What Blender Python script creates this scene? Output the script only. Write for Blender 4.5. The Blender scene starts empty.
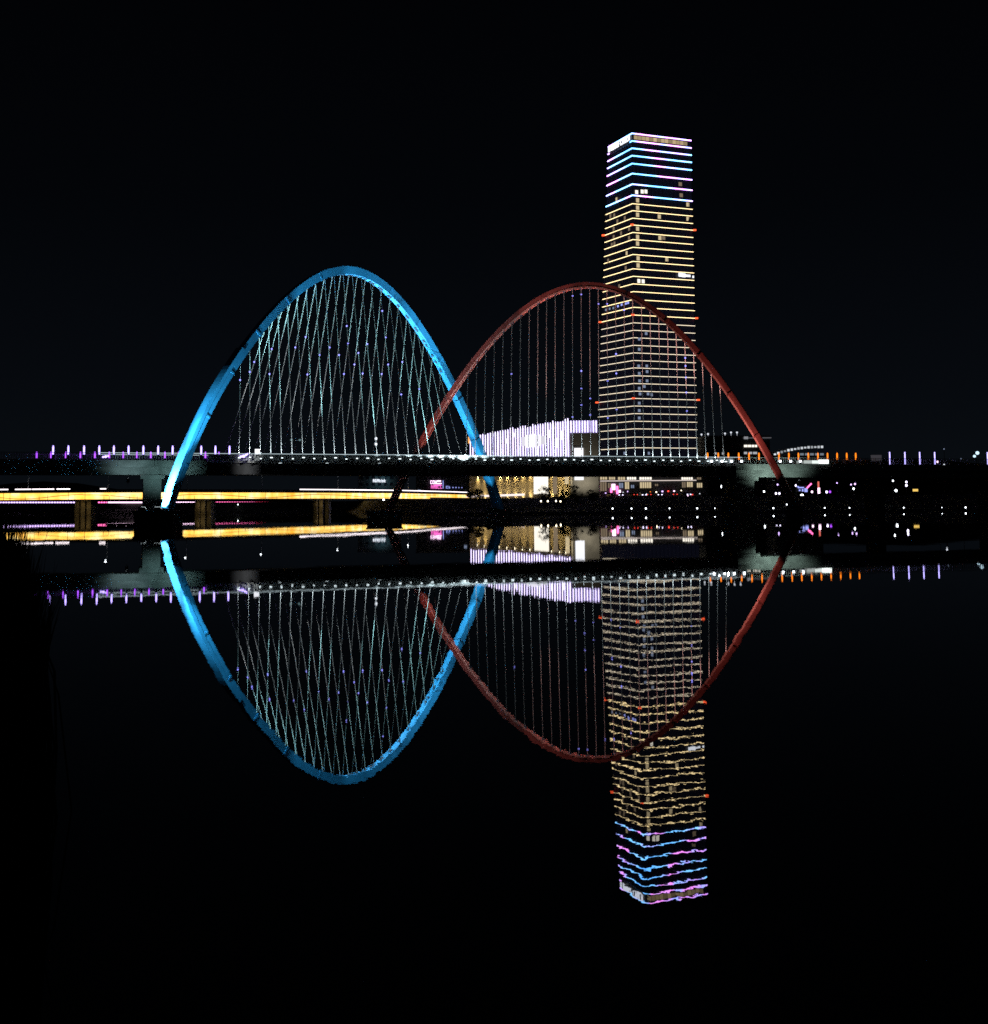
import bpy, math, random
import numpy as np
from mathutils import Vector, Matrix
random.seed(7)
S = bpy.context.scene
COL = S.collection
V = Vector
R = math.radians

# ------------------------------------------------------------------ camera
F = 1500.0; PITCH = R(5.5); ROLL = 0.0085; CAMH = 2.84; CX = 494.0
HOR = 503.9                                   # horizon row at the middle column
CY = HOR - F * math.tan(PITCH)
CAM = V((0, 0, CAMH))
fw = V((0, math.cos(PITCH), math.sin(PITCH)))
up0 = V((0, -math.sin(PITCH), math.cos(PITCH))); rt0 = V((1, 0, 0))
rt = rt0 * math.cos(ROLL) - up0 * math.sin(ROLL)
up = up0 * math.cos(ROLL) + rt0 * math.sin(ROLL)
cam = bpy.data.cameras.new('camera'); co = bpy.data.objects.new('camera', cam); COL.objects.link(co)
M4 = Matrix(((rt.x, up.x, -fw.x, CAM.x), (rt.y, up.y, -fw.y, CAM.y), (rt.z, up.z, -fw.z, CAM.z), (0, 0, 0, 1)))
co.matrix_world = M4
cam.sensor_fit = 'VERTICAL'; cam.sensor_height = 24; cam.sensor_width = 24
cam.lens = F * 24 / 1024
cam.shift_y = -(512 - CY) / 1024
cam.clip_start = 0.1; cam.clip_end = 12000
S.camera = co

def ray(px, py):
    return fw + rt * ((px - CX) / F) + up * ((CY - py) / F)
def at(px, py, Y):
    d = ray(px, py); return CAM + d * (Y / d.y)
def onz(px, py, z):
    d = ray(px, py); return CAM + d * ((z - CAMH) / d.z)
def proj(P):
    q = V(P) - CAM; k = q.dot(fw)
    return CX + F * q.dot(rt) / k, CY - F * q.dot(up) / k

# ------------------------------------------------------------------ mesh helpers
class MB:
    def __init__(s): s.v = []; s.f = []
    def quad(s, *p):
        n = len(s.v); s.v += [V(q) for q in p]; s.f.append(tuple(range(n, n + len(p))))
    def hexa(s, p):                             # 8 corners: bottom loop 0-3, top loop 4-7
        n = len(s.v); s.v += [V(q) for q in p]
        for f in ((3, 2, 1, 0), (4, 5, 6, 7), (0, 1, 5, 4), (1, 2, 6, 5), (2, 3, 7, 6), (3, 0, 4, 7)):
            s.f.append(tuple(n + i for i in f))
    def box(s, c, sx, sy, sz, ax=(1, 0, 0), z0=None):
        c = V(c); a = V(ax).normalized(); b = V((-a.y, a.x, 0)); h = V((0, 0, 1))
        a = a * sx / 2; b = b * sy / 2; h = h * sz / 2
        s.hexa([c - a - b - h, c + a - b - h, c + a + b - h, c - a + b - h,
                c - a - b + h, c + a - b + h, c + a + b + h, c - a + b + h])
    def bar(s, p, q, w, d=None, side=None):     # rectangular bar p->q
        p = V(p); q = V(q); d = w if d is None else d
        t = (q - p).normalized()
        a = V(side) if side is not None else (V((0, 0, 1)) if abs(t.z) < .9 else V((1, 0, 0)))
        a = (a - t * a.dot(t)).normalized(); b = t.cross(a)
        a = a * w / 2; b = b * d / 2
        s.hexa([p - a - b, p + a - b, p + a + b, p - a + b, q - a - b, q + a - b, q + a + b, q - a + b])
    def tube(s, path, rad, n=6, caps=True):
        path = [V(p) for p in path]; k0 = len(s.v)
        for i, p in enumerate(path):
            t = (path[min(i + 1, len(path) - 1)] - path[max(i - 1, 0)]).normalized()
            a = V((0, 0, 1)) if abs(t.z) < .95 else V((1, 0, 0))
            a = (a - t * a.dot(t)).normalized(); b = t.cross(a)
            r = rad[i] if isinstance(rad, (list, tuple)) else rad
            for k in range(n):
                an = 2 * math.pi * k / n
                s.v.append(p + a * (r * math.cos(an)) + b * (r * math.sin(an)))
        for i in range(len(path) - 1):
            for k in range(n):
                a0 = k0 + i * n + k; a1 = k0 + i * n + (k + 1) % n
                s.f.append((a0, a1, a1 + n, a0 + n))
        if caps:
            s.f.append(tuple(k0 + k for k in reversed(range(n))))
            e = k0 + (len(path) - 1) * n; s.f.append(tuple(e + k for k in range(n)))
    def ball(s, c, r, n=8, m=5, sz=1.0):
        c = V(c); path = []; rr = []
        k0 = len(s.v)
        for i in range(m + 1):
            th = math.pi * i / m
            for k in range(n):
                an = 2 * math.pi * k / n
                s.v.append(c + V((r * math.sin(th) * math.cos(an), r * math.sin(th) * math.sin(an), r * sz * math.cos(th))))
        for i in range(m):
            for k in range(n):
                a0 = k0 + i * n + k; a1 = k0 + i * n + (k + 1) % n
                s.f.append((a0, a0 + n, a1 + n, a1))
    def prism(s, poly, z0, z1):
        n = len(s.v); k = len(poly)
        s.v += [V((p[0], p[1], z0)) for p in poly] + [V((p[0], p[1], z1)) for p in poly]
        s.f.append(tuple(n + i for i in reversed(range(k)))); s.f.append(tuple(n + k + i for i in range(k)))
        for i in range(k):
            j = (i + 1) % k; s.f.append((n + i, n + j, n + k + j, n + k + i))
    def build(s, name, m, parent=None, smooth=False, org=None):
        o0 = V(org) if org is not None else (V(parent['_o']) if parent is not None else V((0, 0, 0)))
        me = bpy.data.meshes.new(name)
        me.from_pydata([tuple(p - o0) for p in s.v], [], s.f); me.materials.append(m); me.update()
        if smooth:
            for p in me.polygons: p.use_smooth = True
        o = bpy.data.objects.new(name, me); COL.objects.link(o)
        if parent is not None:
            o.parent = parent; o['_o'] = tuple(o0)
        else:
            o.location = o0; o['_o'] = tuple(o0)
        return o

def tag(o, label=None, cat=None, group=None, kind=None):
    if label: o['label'] = label
    if cat: o['category'] = cat
    if group: o['group'] = group
    if kind: o['kind'] = kind
    return o
def thing(name, loc, label, cat, group=None):
    o = bpy.data.objects.new(name, None); COL.objects.link(o); o.location = loc; o['_o'] = tuple(loc)
    o.empty_display_size = .5
    return tag(o, label, cat, group)
def copy_tree(o, loc=None, rz=None, label=None, group=None):
    c = o.copy(); COL.objects.link(c)
    if loc is not None: c.location = loc
    if rz is not None: c.rotation_euler = (0, 0, rz)
    if label: c['label'] = label
    if group: c['group'] = group
    for a in list(o.children):
        if a.type == 'LIGHT': continue
        d = a.copy(); COL.objects.link(d); d.parent = c
        for b in list(a.children):
            e = b.copy(); COL.objects.link(e); e.parent = d
    return c
ORD = ('first second third fourth fifth sixth seventh eighth ninth tenth eleventh twelfth thirteenth fourteenth '
       'fifteenth sixteenth seventeenth eighteenth nineteenth twentieth').split()
def nth(i, n, side='left'):
    other = 'right' if side == 'left' else 'left'
    if i == 0: return side + 'most'
    if i == n - 1: return other + 'most'
    if i < (n + 1) // 2: return ORD[i] + ' from the ' + side
    return ORD[n - 1 - i] + ' from the ' + other

# ------------------------------------------------------------------ materials
def base(name):
    m = bpy.data.materials.new(name); m.use_nodes = True
    b = m.node_tree.nodes['Principled BSDF']; return m, m.node_tree, b
def mat(name, c, rough=.6, metal=0, var=.25, scale=.6, spec=.5, bump=0):
    m, t, b = base(name)
    b.inputs['Roughness'].default_value = rough; b.inputs['Metallic'].default_value = metal
    b.inputs['Specular IOR Level'].default_value = spec
    tc = t.nodes.new('ShaderNodeTexCoord'); n = t.nodes.new('ShaderNodeTexNoise')
    n.inputs['Scale'].default_value = scale; n.inputs['Detail'].default_value = 6
    t.links.new(tc.outputs['Object'], n.inputs['Vector'])
    r = t.nodes.new('ShaderNodeValToRGB')
    r.color_ramp.elements[0].position = .3; r.color_ramp.elements[1].position = .7
    r.color_ramp.elements[0].color = tuple(x * (1 - var) for x in c) + (1,)
    r.color_ramp.elements[1].color = tuple(min(1, x * (1 + var)) for x in c) + (1,)
    t.links.new(n.outputs['Fac'], r.inputs['Fac']); t.links.new(r.outputs['Color'], b.inputs['Base Color'])
    if bump:
        bp = t.nodes.new('ShaderNodeBump'); bp.inputs['Strength'].default_value = bump; bp.inputs['Distance'].default_value = .05
        t.links.new(n.outputs['Fac'], bp.inputs['Height']); t.links.new(bp.outputs['Normal'], b.inputs['Normal'])
    return m
def emis(name, c, s, sample=False):
    m, t, b = base(name)
    b.inputs['Base Color'].default_value = (.02, .02, .02, 1)
    b.inputs['Emission Color'].default_value = tuple(c) + (1,)
    b.inputs['Emission Strength'].default_value = s
    try: m.cycles.emission_sampling = 'AUTO' if sample else 'NONE'
    except Exception: pass
    return m
def emis_ramp(name, stops, s, scale, sample=False, detail=2):
    m = emis(name, (1, 1, 1), s, sample); t = m.node_tree; b = t.nodes['Principled BSDF']
    tc = t.nodes.new('ShaderNodeTexCoord'); n = t.nodes.new('ShaderNodeTexNoise')
    n.inputs['Scale'].default_value = scale; n.inputs['Detail'].default_value = detail
    r = t.nodes.new('ShaderNodeValToRGB')
    cr = r.color_ramp
    while len(cr.elements) < len(stops): cr.elements.new(.5)
    for e, (p, c) in zip(cr.elements, stops): e.position = p; e.color = tuple(c) + (1,)
    t.links.new(tc.outputs['Object'], n.inputs['Vector']); t.links.new(n.outputs['Fac'], r.inputs['Fac'])
    t.links.new(r.outputs['Color'], b.inputs['Emission Color'])
    return m

M = {}
M['blue_paint'] = mat('blue paint', (.034, .27, .60), .42, var=.16, scale=.5)
M['lit_edge_red'] = mat('lightened red edge', (.80, .40, .35), .45, var=.1, scale=.5)  # red arch colour lightened so the inner edge reads as lit
M['red_paint'] = mat('red paint', (.33, .09, .08), .45, var=.15, scale=.5)
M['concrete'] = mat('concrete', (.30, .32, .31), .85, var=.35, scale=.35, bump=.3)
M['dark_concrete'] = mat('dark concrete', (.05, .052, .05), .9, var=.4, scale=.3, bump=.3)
M['dark_steel'] = mat('dark steel', (.03, .033, .035), .6, var=.3)
M['rail'] = mat('pale painted steel', (.42, .46, .47), .45, var=.15)
M['panel'] = mat('frosted panel', (.30, .34, .34), .6, var=.45, scale=1.3)
M['cable'] = mat('white sheathed cable', (.50, .51, .51), .4, var=.08)
M['anchor'] = mat('anchor plate', (.015, .05, .10), .6)
M['glass'] = mat('dark glass', (.012, .013, .02), .15, var=.3, scale=.2)
M['dark_wall'] = mat('dark wall', (.06, .065, .07), .8, var=.3, scale=.1)
M['beige'] = mat('beige wall', (.42, .36, .25), .8, var=.12, scale=.3)
M['lilac_wall'] = mat('pale facade', (.55, .52, .68), .7, var=.1, scale=.2)
M['grey_brown'] = mat('grey brown stone', (.20, .185, .15), .8, var=.2, scale=.3)
M['bank'] = mat('bank soil and grass', (.022, .026, .015), .95, var=.5, scale=.15, bump=.6)
M['road'] = mat('asphalt', (.05, .05, .052), .9, var=.25, scale=.4)
M['leaf'] = mat('leaf', (.032, .05, .02), .7, var=.5, scale=.6)
M['bark'] = mat('bark', (.06, .045, .03), .9, var=.3, scale=2)
M['black'] = mat('black metal', (.02, .02, .022), .5)
M['car_a'] = mat('car paint grey', (.16, .16, .18), .3, var=.05)
M['car_b'] = mat('car paint dark', (.02, .022, .03), .3, var=.05)
M['car_c'] = mat('car paint white', (.6, .6, .6), .3, var=.05)
M['tyre'] = mat('tyre', (.02, .02, .02), .9)
M['e_white'] = emis('white lamp', (.86, .93, 1), 6, True)
M['e_uplight'] = emis('uplight glow', (.80, .95, 1), 2.2)
M['e_warm'] = emis('warm lamp', (1, .86, .6), 5, True)
M['e_handrail'] = emis('handrail light', (.75, .93, 1), .8)
M['e_wv'] = emis('white violet tube', (.44, .34, 1), 3.0, True)
M['e_vio'] = emis('violet tube', (.42, .07, 1), 1.6)
M['e_mag'] = emis('magenta tube', (.40, .08, 1), 2.1, True)
M['e_orange'] = emis('orange tube', (1, .22, .01), 1.9, True)
M['e_bar'] = emis('white violet bar', (.46, .40, 1), 2.6)
M['e_dot'] = emis('violet blue spark', (.25, .25, 1), 2.6)
M['e_red'] = emis('red beacon', (1, .10, .03), 2.2)
M['e_pink'] = emis('pink led', (1, .14, .42), 3.0)
M['e_pinkw'] = emis('pinkish white led', (1, .66, .92), 2.8)
M['e_redled'] = emis('red led', (1, .05, .16), 2.2)
M['e_violed'] = emis('violet white led', (.68, .46, 1), 2.6)
M['e_sign'] = emis('sign letters', (.85, .9, 1), 1.6)
M['e_signpink'] = emis('magenta sign', (1, .15, .6), 1.5)
M['e_signblue'] = emis('blue sign', (.35, .4, 1), 1.2)
M['e_yellow'] = emis('yellow sign', (1, .65, .15), 1.0)
M['e_trail'] = emis('white parapet light', (1, .88, .92), 2.6)
M['e_win'] = emis('warm window', (1, .80, .48), .62)
M['e_windim'] = emis('dim window', (1, .75, .50), .20)
M['e_winblue'] = emis('cool window', (.55, .68, 1), .35)
M['e_winwhite'] = emis('white window', (1, .93, .80), 1.3)
M['e_grayrow'] = emis('grey lit row', (.9, .93, 1), .45)
M['e_panel'] = emis('white panel', (.92, .93, 1), 1.3)
M['e_screen'] = emis('white screen', (.95, .93, 1), 1.5, True)
M['e_tube'] = emis('facade tube', (.72, .63, 1), 3.2, True)
M['e_floor'] = emis('floor light', (1, .76, .38), 3.0)
M['e_floor_low'] = emis('floor light low', (1, .85, .62), 1.9)
M['e_crown'] = emis_ramp('crown light', [(.30, (.10, .40, 1)), (.44, (.18, .54, 1)), (.52, (.36, .34, 1)), (.60, (.85, .22, .85)), (.75, (.50, .42, 1))], 5.8, .075, True)
M['e_tail'] = emis('tail light', (1, .06, .04), 2.2)
M['e_head'] = emis('head light', (.78, .72, 1), 4.0)
AMB = [emis_ramp('amber side glow', [(.30, (1, .40, .03)), (.48, (1, .60, .12)), (.66, (1, .82, .42))], s, .16, detail=6) for s in (1.5, 1.8, 2.1)]

def light(name, loc, tgt, col, power, ang=60, blend=.6, size=.15, kind='SPOT', parent=None):
    l = bpy.data.lights.new(name, kind); l.energy = power; l.color = col
    if kind == 'SPOT':
        l.spot_size = R(ang); l.spot_blend = blend
    l.shadow_soft_size = size
    o = bpy.data.objects.new(name, l); COL.objects.link(o)
    if tgt is not None:
        d = (V(tgt) - V(loc)).normalized()
        o.rotation_euler = d.to_track_quat('-Z', 'Y').to_euler()
    o.location = V(loc)
    if parent is not None:
        o.parent = parent; o.location = V(loc) - V(parent['_o'])
    return o

# ------------------------------------------------------------------ world: dark night sky with a faint city glow
w = bpy.data.worlds.new('World'); S.world = w; w.use_nodes = True
t = w.node_tree; bg = t.nodes['Background']
tc = t.nodes.new('ShaderNodeTexCoord'); sp = t.nodes.new('ShaderNodeSeparateXYZ')
rp = t.nodes.new('ShaderNodeValToRGB')
t.links.new(tc.outputs['Generated'], sp.inputs[0]); t.links.new(sp.outputs['Z'], rp.inputs['Fac'])
cr = rp.color_ramp
cr.elements[0].position = 0.0; cr.elements[0].color = (.0034, .0048, .0068, 1)
cr.elements[1].position = 1.0; cr.elements[1].color = (.0005, .0006, .0010, 1)
e = cr.elements.new(.08); e.color = (.0023, .0033, .0050, 1)
e = cr.elements.new(.20); e.color = (.0011, .0016, .0026, 1)
e = cr.elements.new(.34); e.color = (.0007, .0009, .0015, 1)
t.links.new(rp.outputs['Color'], bg.inputs['Color']); bg.inputs['Strength'].default_value = .85

# ------------------------------------------------------------------ water
def water_mat():
    m, t, b = base('river water')
    b.inputs['Base Color'].default_value = (.0015, .002, .003, 1); b.inputs['Roughness'].default_value = 0.0
    b.inputs['IOR'].default_value = 1.333
    g = t.nodes.new('ShaderNodeNewGeometry')
    def wav(scale, k, detail, sy=1.0):
        mp = t.nodes.new('ShaderNodeMapping'); mp.inputs['Scale'].default_value = (scale, scale * sy, scale)
        t.links.new(g.outputs['Position'], mp.inputs['Vector'])
        n = t.nodes.new('ShaderNodeTexNoise'); n.inputs['Scale'].default_value = 1; n.inputs['Detail'].default_value = detail
        t.links.new(mp.outputs[0], n.inputs['Vector'])
        s1 = t.nodes.new('ShaderNodeVectorMath'); s1.operation = 'SUBTRACT'; s1.inputs[1].default_value = (.5, .5, .5)
        t.links.new(n.outputs['Color'], s1.inputs[0])
        s2 = t.nodes.new('ShaderNodeVectorMath'); s2.operation = 'MULTIPLY'; s2.inputs[1].default_value = (k * .8, k, 0)
        t.links.new(s1.outputs[0], s2.inputs[0]); return s2
    a = wav(16.0, .0027, 3, .7); c = wav(2.2, .0013, 2, .6)
    ad = t.nodes.new('ShaderNodeVectorMath'); ad.operation = 'ADD'
    t.links.new(a.outputs[0], ad.inputs[0]); t.links.new(c.outputs[0], ad.inputs[1])
    a2 = t.nodes.new('ShaderNodeVectorMath'); a2.operation = 'ADD'
    t.links.new(ad.outputs[0], a2.inputs[0]); a2.inputs[1].default_value = (0, 0, 1)
    c2 = wav(.45, .0016, 1, 1.0); ad2 = t.nodes.new('ShaderNodeVectorMath'); ad2.operation = 'ADD'
    t.links.new(ad.outputs[0], ad2.inputs[0]); t.links.new(c2.outputs[0], ad2.inputs[1]); t.links.new(ad2.outputs[0], a2.inputs[0])
    nz = t.nodes.new('ShaderNodeVectorMath'); nz.operation = 'NORMALIZE'
    t.links.new(a2.outputs[0], nz.inputs[0]); t.links.new(nz.outputs[0], b.inputs['Normal'])
    return m
mb = MB(); mb.quad((-3500, -60, 0), (3500, -60, 0), (3500, 760, 0), (-3500, 760, 0))
tag(mb.build('water', water_mat()), 'calm black river mirroring the lit bridge and tower', kind='structure')

# ------------------------------------------------------------------ far bank terrain
def smooth(a, b, x):
    k = min(1, max(0, (x - a) / (b - a))); return k * k * (3 - 2 * k)
def shore(X):
    k = smooth(-75, 2, X)
    return 640 * (1 - k) + 396 * k + 3 * math.sin(X * .11) + 2 * math.sin(X * .037 + 1)
def bank_rows(X):
    k = smooth(-75, 2, X); y0 = shore(X)
    return [(y0 - 6, -1.2), (y0, -.15), (y0 + 5, .55), (y0 + 9 + 9 * k, .75), (y0 + 14 + 30 * k, 2.0 + .8 * math.sin(X * .21) * k), (y0 + 18 + 66 * k, 4.6), (y0 + 190, 4.7), (2600, 5), (9000, 6)]
xs = [-6000, -3000, -1500, -900, -600] + [x for x in range(-400, 420, 4)] + [600, 900, 1500, 3000, 6000]
mb = MB()
for i in range(len(xs) - 1):
    a = bank_rows(xs[i]); b = bank_rows(xs[i + 1])
    for j in range(len(a) - 1):
        mb.quad((xs[i], *a[j]), (xs[i + 1], *b[j]), (xs[i + 1], *b[j + 1]), (xs[i], *a[j + 1]))
tag(mb.build('ground', M['bank']), 'dark grassy far river bank', kind='structure')
def ground_z(X, Y):
    r = bank_rows(X)
    for (y0, z0), (y1, z1) in zip(r, r[1:]):
        if y0 <= Y <= y1: return z0 + (z1 - z0) * (Y - y0) / (y1 - y0)
    return 4.7
# bank road on the right
mb = MB(); mb.quad((10, 499, 4.78), (420, 499, 4.78), (420, 516, 4.78), (10, 516, 4.78))
tag(mb.build('road', M['road']), 'road along the far bank', kind='structure')

# low dark hills closing the view
mb = MB(); hx = list(range(-3000, 3001, 60)); prev = None
def hz(x): return 12 + 62 * smooth(120, 520, x) + 20 * smooth(-200, -900, x) + 9 * math.sin(x * .006) + 6 * math.sin(x * .017 + 2)
for a_, b_ in zip(hx, hx[1:]):
    for (y0, k0), (y1, k1) in (((2300, 0), (2420, .55)), ((2420, .55), (2600, 1)), ((2600, 1), (3400, .2))):
        mb.quad((a_, y0, 3 + hz(a_) * k0), (b_, y0, 3 + hz(b_) * k0), (b_, y1, 3 + hz(b_) * k1), (a_, y1, 3 + hz(a_) * k1))
tag(mb.build('hills', M['bank']), 'low dark hills behind the far bank', kind='structure')
# near bank, left of and under the camera
def near_z(x, y):
    e = 6.5 + (20 * smooth(-6, -11, x)) + .5 * math.sin(x * 1.7)      # shoreline y at this x
    return min(1.6, 1.5 * (e - y) / 4.0 - .1) if y < e + 2 else -.8
mb = MB()
gx = [-60 + .8 * i for i in range(0, 100)]; gy = [-20 + .8 * i for i in range(0, 72)]
for x in gx:
    for y in gy:
        q = [(x, y), (x + .8, y), (x + .8, y + .8), (x, y + .8)]
        zz = [near_z(*p) for p in q]
        if max(zz) > -.75: mb.quad(*[(p[0], p[1], max(-.7, z)) for p, z in zip(q, zz)])
tag(mb.build('river_bank', M['bank']), 'dark near river bank', kind='structure')

# reeds at the bottom left edge of the picture
mb = MB(); rr = random.Random(3)
for k in range(2600):
    px = rr.triangular(-80, 46, -15); Y = rr.uniform(12, 19)
    top = 516 + max(0, (px - 10)) * 2.3 + rr.gauss(0, 9) + (18 if rr.random() < .5 else 0)
    T = at(px, top, Y); B = V((T.x + rr.gauss(0, .12), T.y + rr.gauss(0, .1), -.1))
    mid = (T + B) / 2 + V((rr.gauss(0, .05), 0, .1)); tip = T + V((rr.gauss(0, .12), rr.gauss(0, .08), rr.uniform(-.12, .02)))
    ww = rr.uniform(.008, .02); a = V((ww, ww * rr.uniform(-1, 1), 0))
    mb.quad(B - a, B + a, mid + a, mid - a); mb.quad(mid - a, mid + a, tip)
tag(mb.build('reeds', M['leaf']), 'dark reeds standing at the near left bank', 'reeds', kind='stuff')

# ------------------------------------------------------------------ the arch bridge
P1 = at(347, 460, 268.6); P2 = at(580, 460, 279.5)
DD = V((P2.x - P1.x, P2.y - P1.y, 0)).normalized(); DN = V((-DD.y, DD.x, 0))     # DN points away from the camera
HW = 4.6
def dk(s, off, z): return V((P1.x, P1.y, 0)) + DD * s + DN * off + V((0, 0, z))
def s_of(px, off=-HW, z=11.0):
    lo, hi = -200, 260
    for _ in range(60):
        m_ = (lo + hi) / 2
        if proj(dk(m_, off, z))[0] < px: lo = m_
        else: hi = m_
    return (lo + hi) / 2
def z_at(px, py, off=-HW):
    P = dk(s_of(px, off), off, 0); return at(px, py, P.y).z
sa, sb = s_of(240), s_of(690); za, zb = z_at(240, 453.6), z_at(690, 456.9)
def zr(s): return za + (zb - za) * (s - sa) / (sb - sa)           # handrail height
RAIL_H = 1.35
S0, S1 = s_of(-60), s_of(1060)
SL, SR = s_of(152), s_of(738)                                      # the two deck piers
SML, SMR = s_of(207), s_of(735)
bridge = thing('arch_bridge', dk(s_of(460, 0), 0, 0), 'long pedestrian bridge with crossing blue and red lit arches over the river', 'bridge')

def deck_seg(mb, s0, s1, o0, o1, h0, h1, n=1):
    for i in range(n):
        a = s0 + (s1 - s0) * i / n; b = s0 + (s1 - s0) * (i + 1) / n
        mb.hexa([dk(a, o0, zr(a) + h0), dk(b, o0, zr(b) + h0), dk(b, o1, zr(b) + h0), dk(a, o1, zr(a) + h0),
                 dk(a, o0, zr(a) + h1), dk(b, o0, zr(b) + h1), dk(b, o1, zr(b) + h1), dk(a, o1, zr(a) + h1)])
mb = MB(); deck_seg(mb, S0, S1, -HW, HW, -RAIL_H - .35, -RAIL_H - .02); mb.build('deck', M['concrete'], bridge)
mb = MB(); deck_seg(mb, SML, SMR, -HW - .35, HW + .35, -RAIL_H - 2.25, -RAIL_H - .36)
for k in range(46):                                                # outrigger brackets along the main girder
    s = SML + (SMR - SML) * (k + .5) / 46
    mb.box(dk(s, 0, zr(s) - RAIL_H - .62), .35, 2 * HW + 2.6, .3, DD)
mb.build('girder', M['dark_steel'], bridge)
for a, b, nm in ((S0, SML - .05, 'l'), (SMR + .05, S1, 'r')):
    mb = MB()
    deck_seg(mb, a, b, -HW - .12, -HW + .3, -RAIL_H - 1.05, -RAIL_H + .12)      # edge beams
    deck_seg(mb, a, b, HW - .3, HW + .12, -RAIL_H - 1.05, -RAIL_H + .12)
    deck_seg(mb, a, b, -HW + .95, HW - .95, -RAIL_H - 2.35, -RAIL_H - .36)
    k = a + 1.5
    while k < b - 1:
        mb.box(dk(k, -HW - .12, zr(k) - RAIL_H - .45), .12, .10, 1.02, DD); k += 3.0
    mb.build('approach_span', M['concrete'], bridge)
for off in (-HW + .12, HW - .12):                                   # railings
    mb = MB(); s = S0
    while s < S1:
        mb.box(dk(s, off, zr(s) - RAIL_H / 2), .10, .10, RAIL_H, DD)
        for j in range(1, 5):
            q = s + j * .4
            mb.box(dk(q, off, zr(q) - RAIL_H / 2 + .04), .05, .03, RAIL_H - .2, DD)
        s += 2.0
    deck_seg(mb, S0, S1, off - .06, off + .06, -.06, .02, 20)
    deck_seg(mb, S0, S1, off - .04, off + .04, -RAIL_H + .1, -RAIL_H + .16, 20)
    rl = mb.build('railing', M['rail'], bridge)
    mb = MB(); deck_seg(mb, SML + .2, SMR - .2, off + .05, off + .075, -RAIL_H + .17, -.12, 30); mb.build('infill_panel', M['panel'], rl)
    mb = MB(); deck_seg(mb, s_of(100), s_of(742), off - .075, off - .062, -.05, .03, 30)
    mb.build('handrail_light', M['e_handrail'], rl)

# --- arches: the centre line read as a curve in each arch's own vertical plane
def arch_curve(pix, L, Rr, deg=6, n=150):
    A = V((L.x, L.y, 0)); B = V((Rr.x, Rr.y, 0)); u = (B - A).normalized(); span = (B - A).length
    nn = V((u.y, -u.x, 0))                                           # towards the camera
    ss, zz = [], []
    for px, py in pix:
        d = ray(px, py); k = (A - CAM).dot(nn) / d.dot(nn); P = CAM + d * k
        ss.append((P - A).dot(u)); zz.append(P.z)
    c = np.polyfit(ss, zz, deg)
    s0, s1 = min(ss) , max(ss)
    raw = [A + u * s + V((0, 0, float(np.polyval(c, s)))) for s in np.linspace(s0 - .4, s1 + .4, 600)]
    ln = [0]
    for a, b in zip(raw, raw[1:]): ln.append(ln[-1] + (b - a).length)
    out = []
    for q in np.linspace(0, ln[-1], n):
        i = min(len(raw) - 2, max(0, int(np.searchsorted(ln, q)) - 1))
        k = (q - ln[i]) / (ln[i + 1] - ln[i]); out.append(raw[i].lerp(raw[i + 1], k))
    return out, u, nn
BP = [(169.5, 501), (177.5, 478), (186, 456), (202.5, 421), (212, 401), (237, 357), (247.5, 344), (275.8, 310), (293.5, 295), (317, 278.5), (343, 271.2),
      (364.4, 274), (387.4, 288.4), (408.6, 312.5), (430, 346.4), (447.6, 379), (465.3, 415.5), (478.4, 447), (489.5, 477), (497.5, 507)]
RP = [(389.6, 509), (394, 498.6), (404, 475), (417.2, 451), (430.4, 425.8), (448.6, 399), (456.7, 386.4), (466.8, 371.2), (481, 353), (491, 339.8), (511.3, 319.6), (531.6, 303.4),
      (551.8, 293.3), (574, 287), (594.3, 285.2), (609, 287), (627, 294), (640, 301), (654, 310.4), (672.8, 326.2), (691.3, 345), (709.9, 366), (720, 378),
      (735, 400), (748, 422), (767, 453.5), (782, 481), (796, 506)]
bl, bu, bn = arch_curve(BP, at(169.5, 501, 243), at(497.5, 507, 302))
rl_, ru, rn = arch_curve(RP, at(389.6, 509, 290), at(796, 506, 262))
def frame(path, i, nn):
    T = (path[min(i + 1, len(path) - 1)] - path[max(i - 1, 0)]).normalized()
    rad = nn.cross(T).normalized()
    if rad.z < 0 and abs(rad.z) > .02: rad = -rad
    return T, rad
def arch_mesh(path, nn, dims):
    mb = MB(); n = len(path)
    for i, p in enumerate(path):
        T, rad = frame(path, i, nn)
        hw, ho, hi = dims(i / (n - 1), p)                            # half width, outer depth, inner depth
        mb.v += [p + nn * hw - rad * hi, p + nn * hw + rad * ho, p - nn * hw + rad * ho, p - nn * hw - rad * hi]
    for i in range(n - 1):
        a = 4 * i
        for k in range(4):
            mb.f.append((a + k, a + (k + 1) % 4, a + 4 + (k + 1) % 4, a + 4 + k))
    mb.f.append((3, 2, 1, 0)); e = 4 * (n - 1); mb.f.append((e, e + 1, e + 2, e + 3))
    return mb
def bdims(tt, p):
    tap = abs(tt - .5) * 2
    return .55 + .36 * tap ** 1.5, .74 - .10 * tap, .74 - .10 * tap
def rdims(tt, p):
    tap = abs(tt - .5) * 2
    return .36 + .16 * tap ** 2, .50 + .06 * tap ** 1.5, .50 + .06 * tap ** 1.5
blue = arch_mesh(bl, bn, bdims).build('arch', M['blue_paint'], bridge); blue['label'] = 'taller arch lit blue'
red = arch_mesh(rl_, rn, rdims).build('arch', M['red_paint'], bridge); red['label'] = 'lower wider arch lit dim red'
for pa, nn_, dm, par, mm in ((bl, bn, bdims, blue, 'blue_paint'), (rl_, rn, rdims, red, 'red_paint')):        # bolted joints of the ribs
    for k in range(9, len(pa) - 9, 11):
        a_ = lambda tt, p: tuple(d + .035 for d in dm(k / (len(pa) - 1), p))
        arch_mesh([pa[k], pa[k].lerp(pa[k + 1], .45)], nn_, a_).build('joint_collar', M[mm], par)
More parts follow.
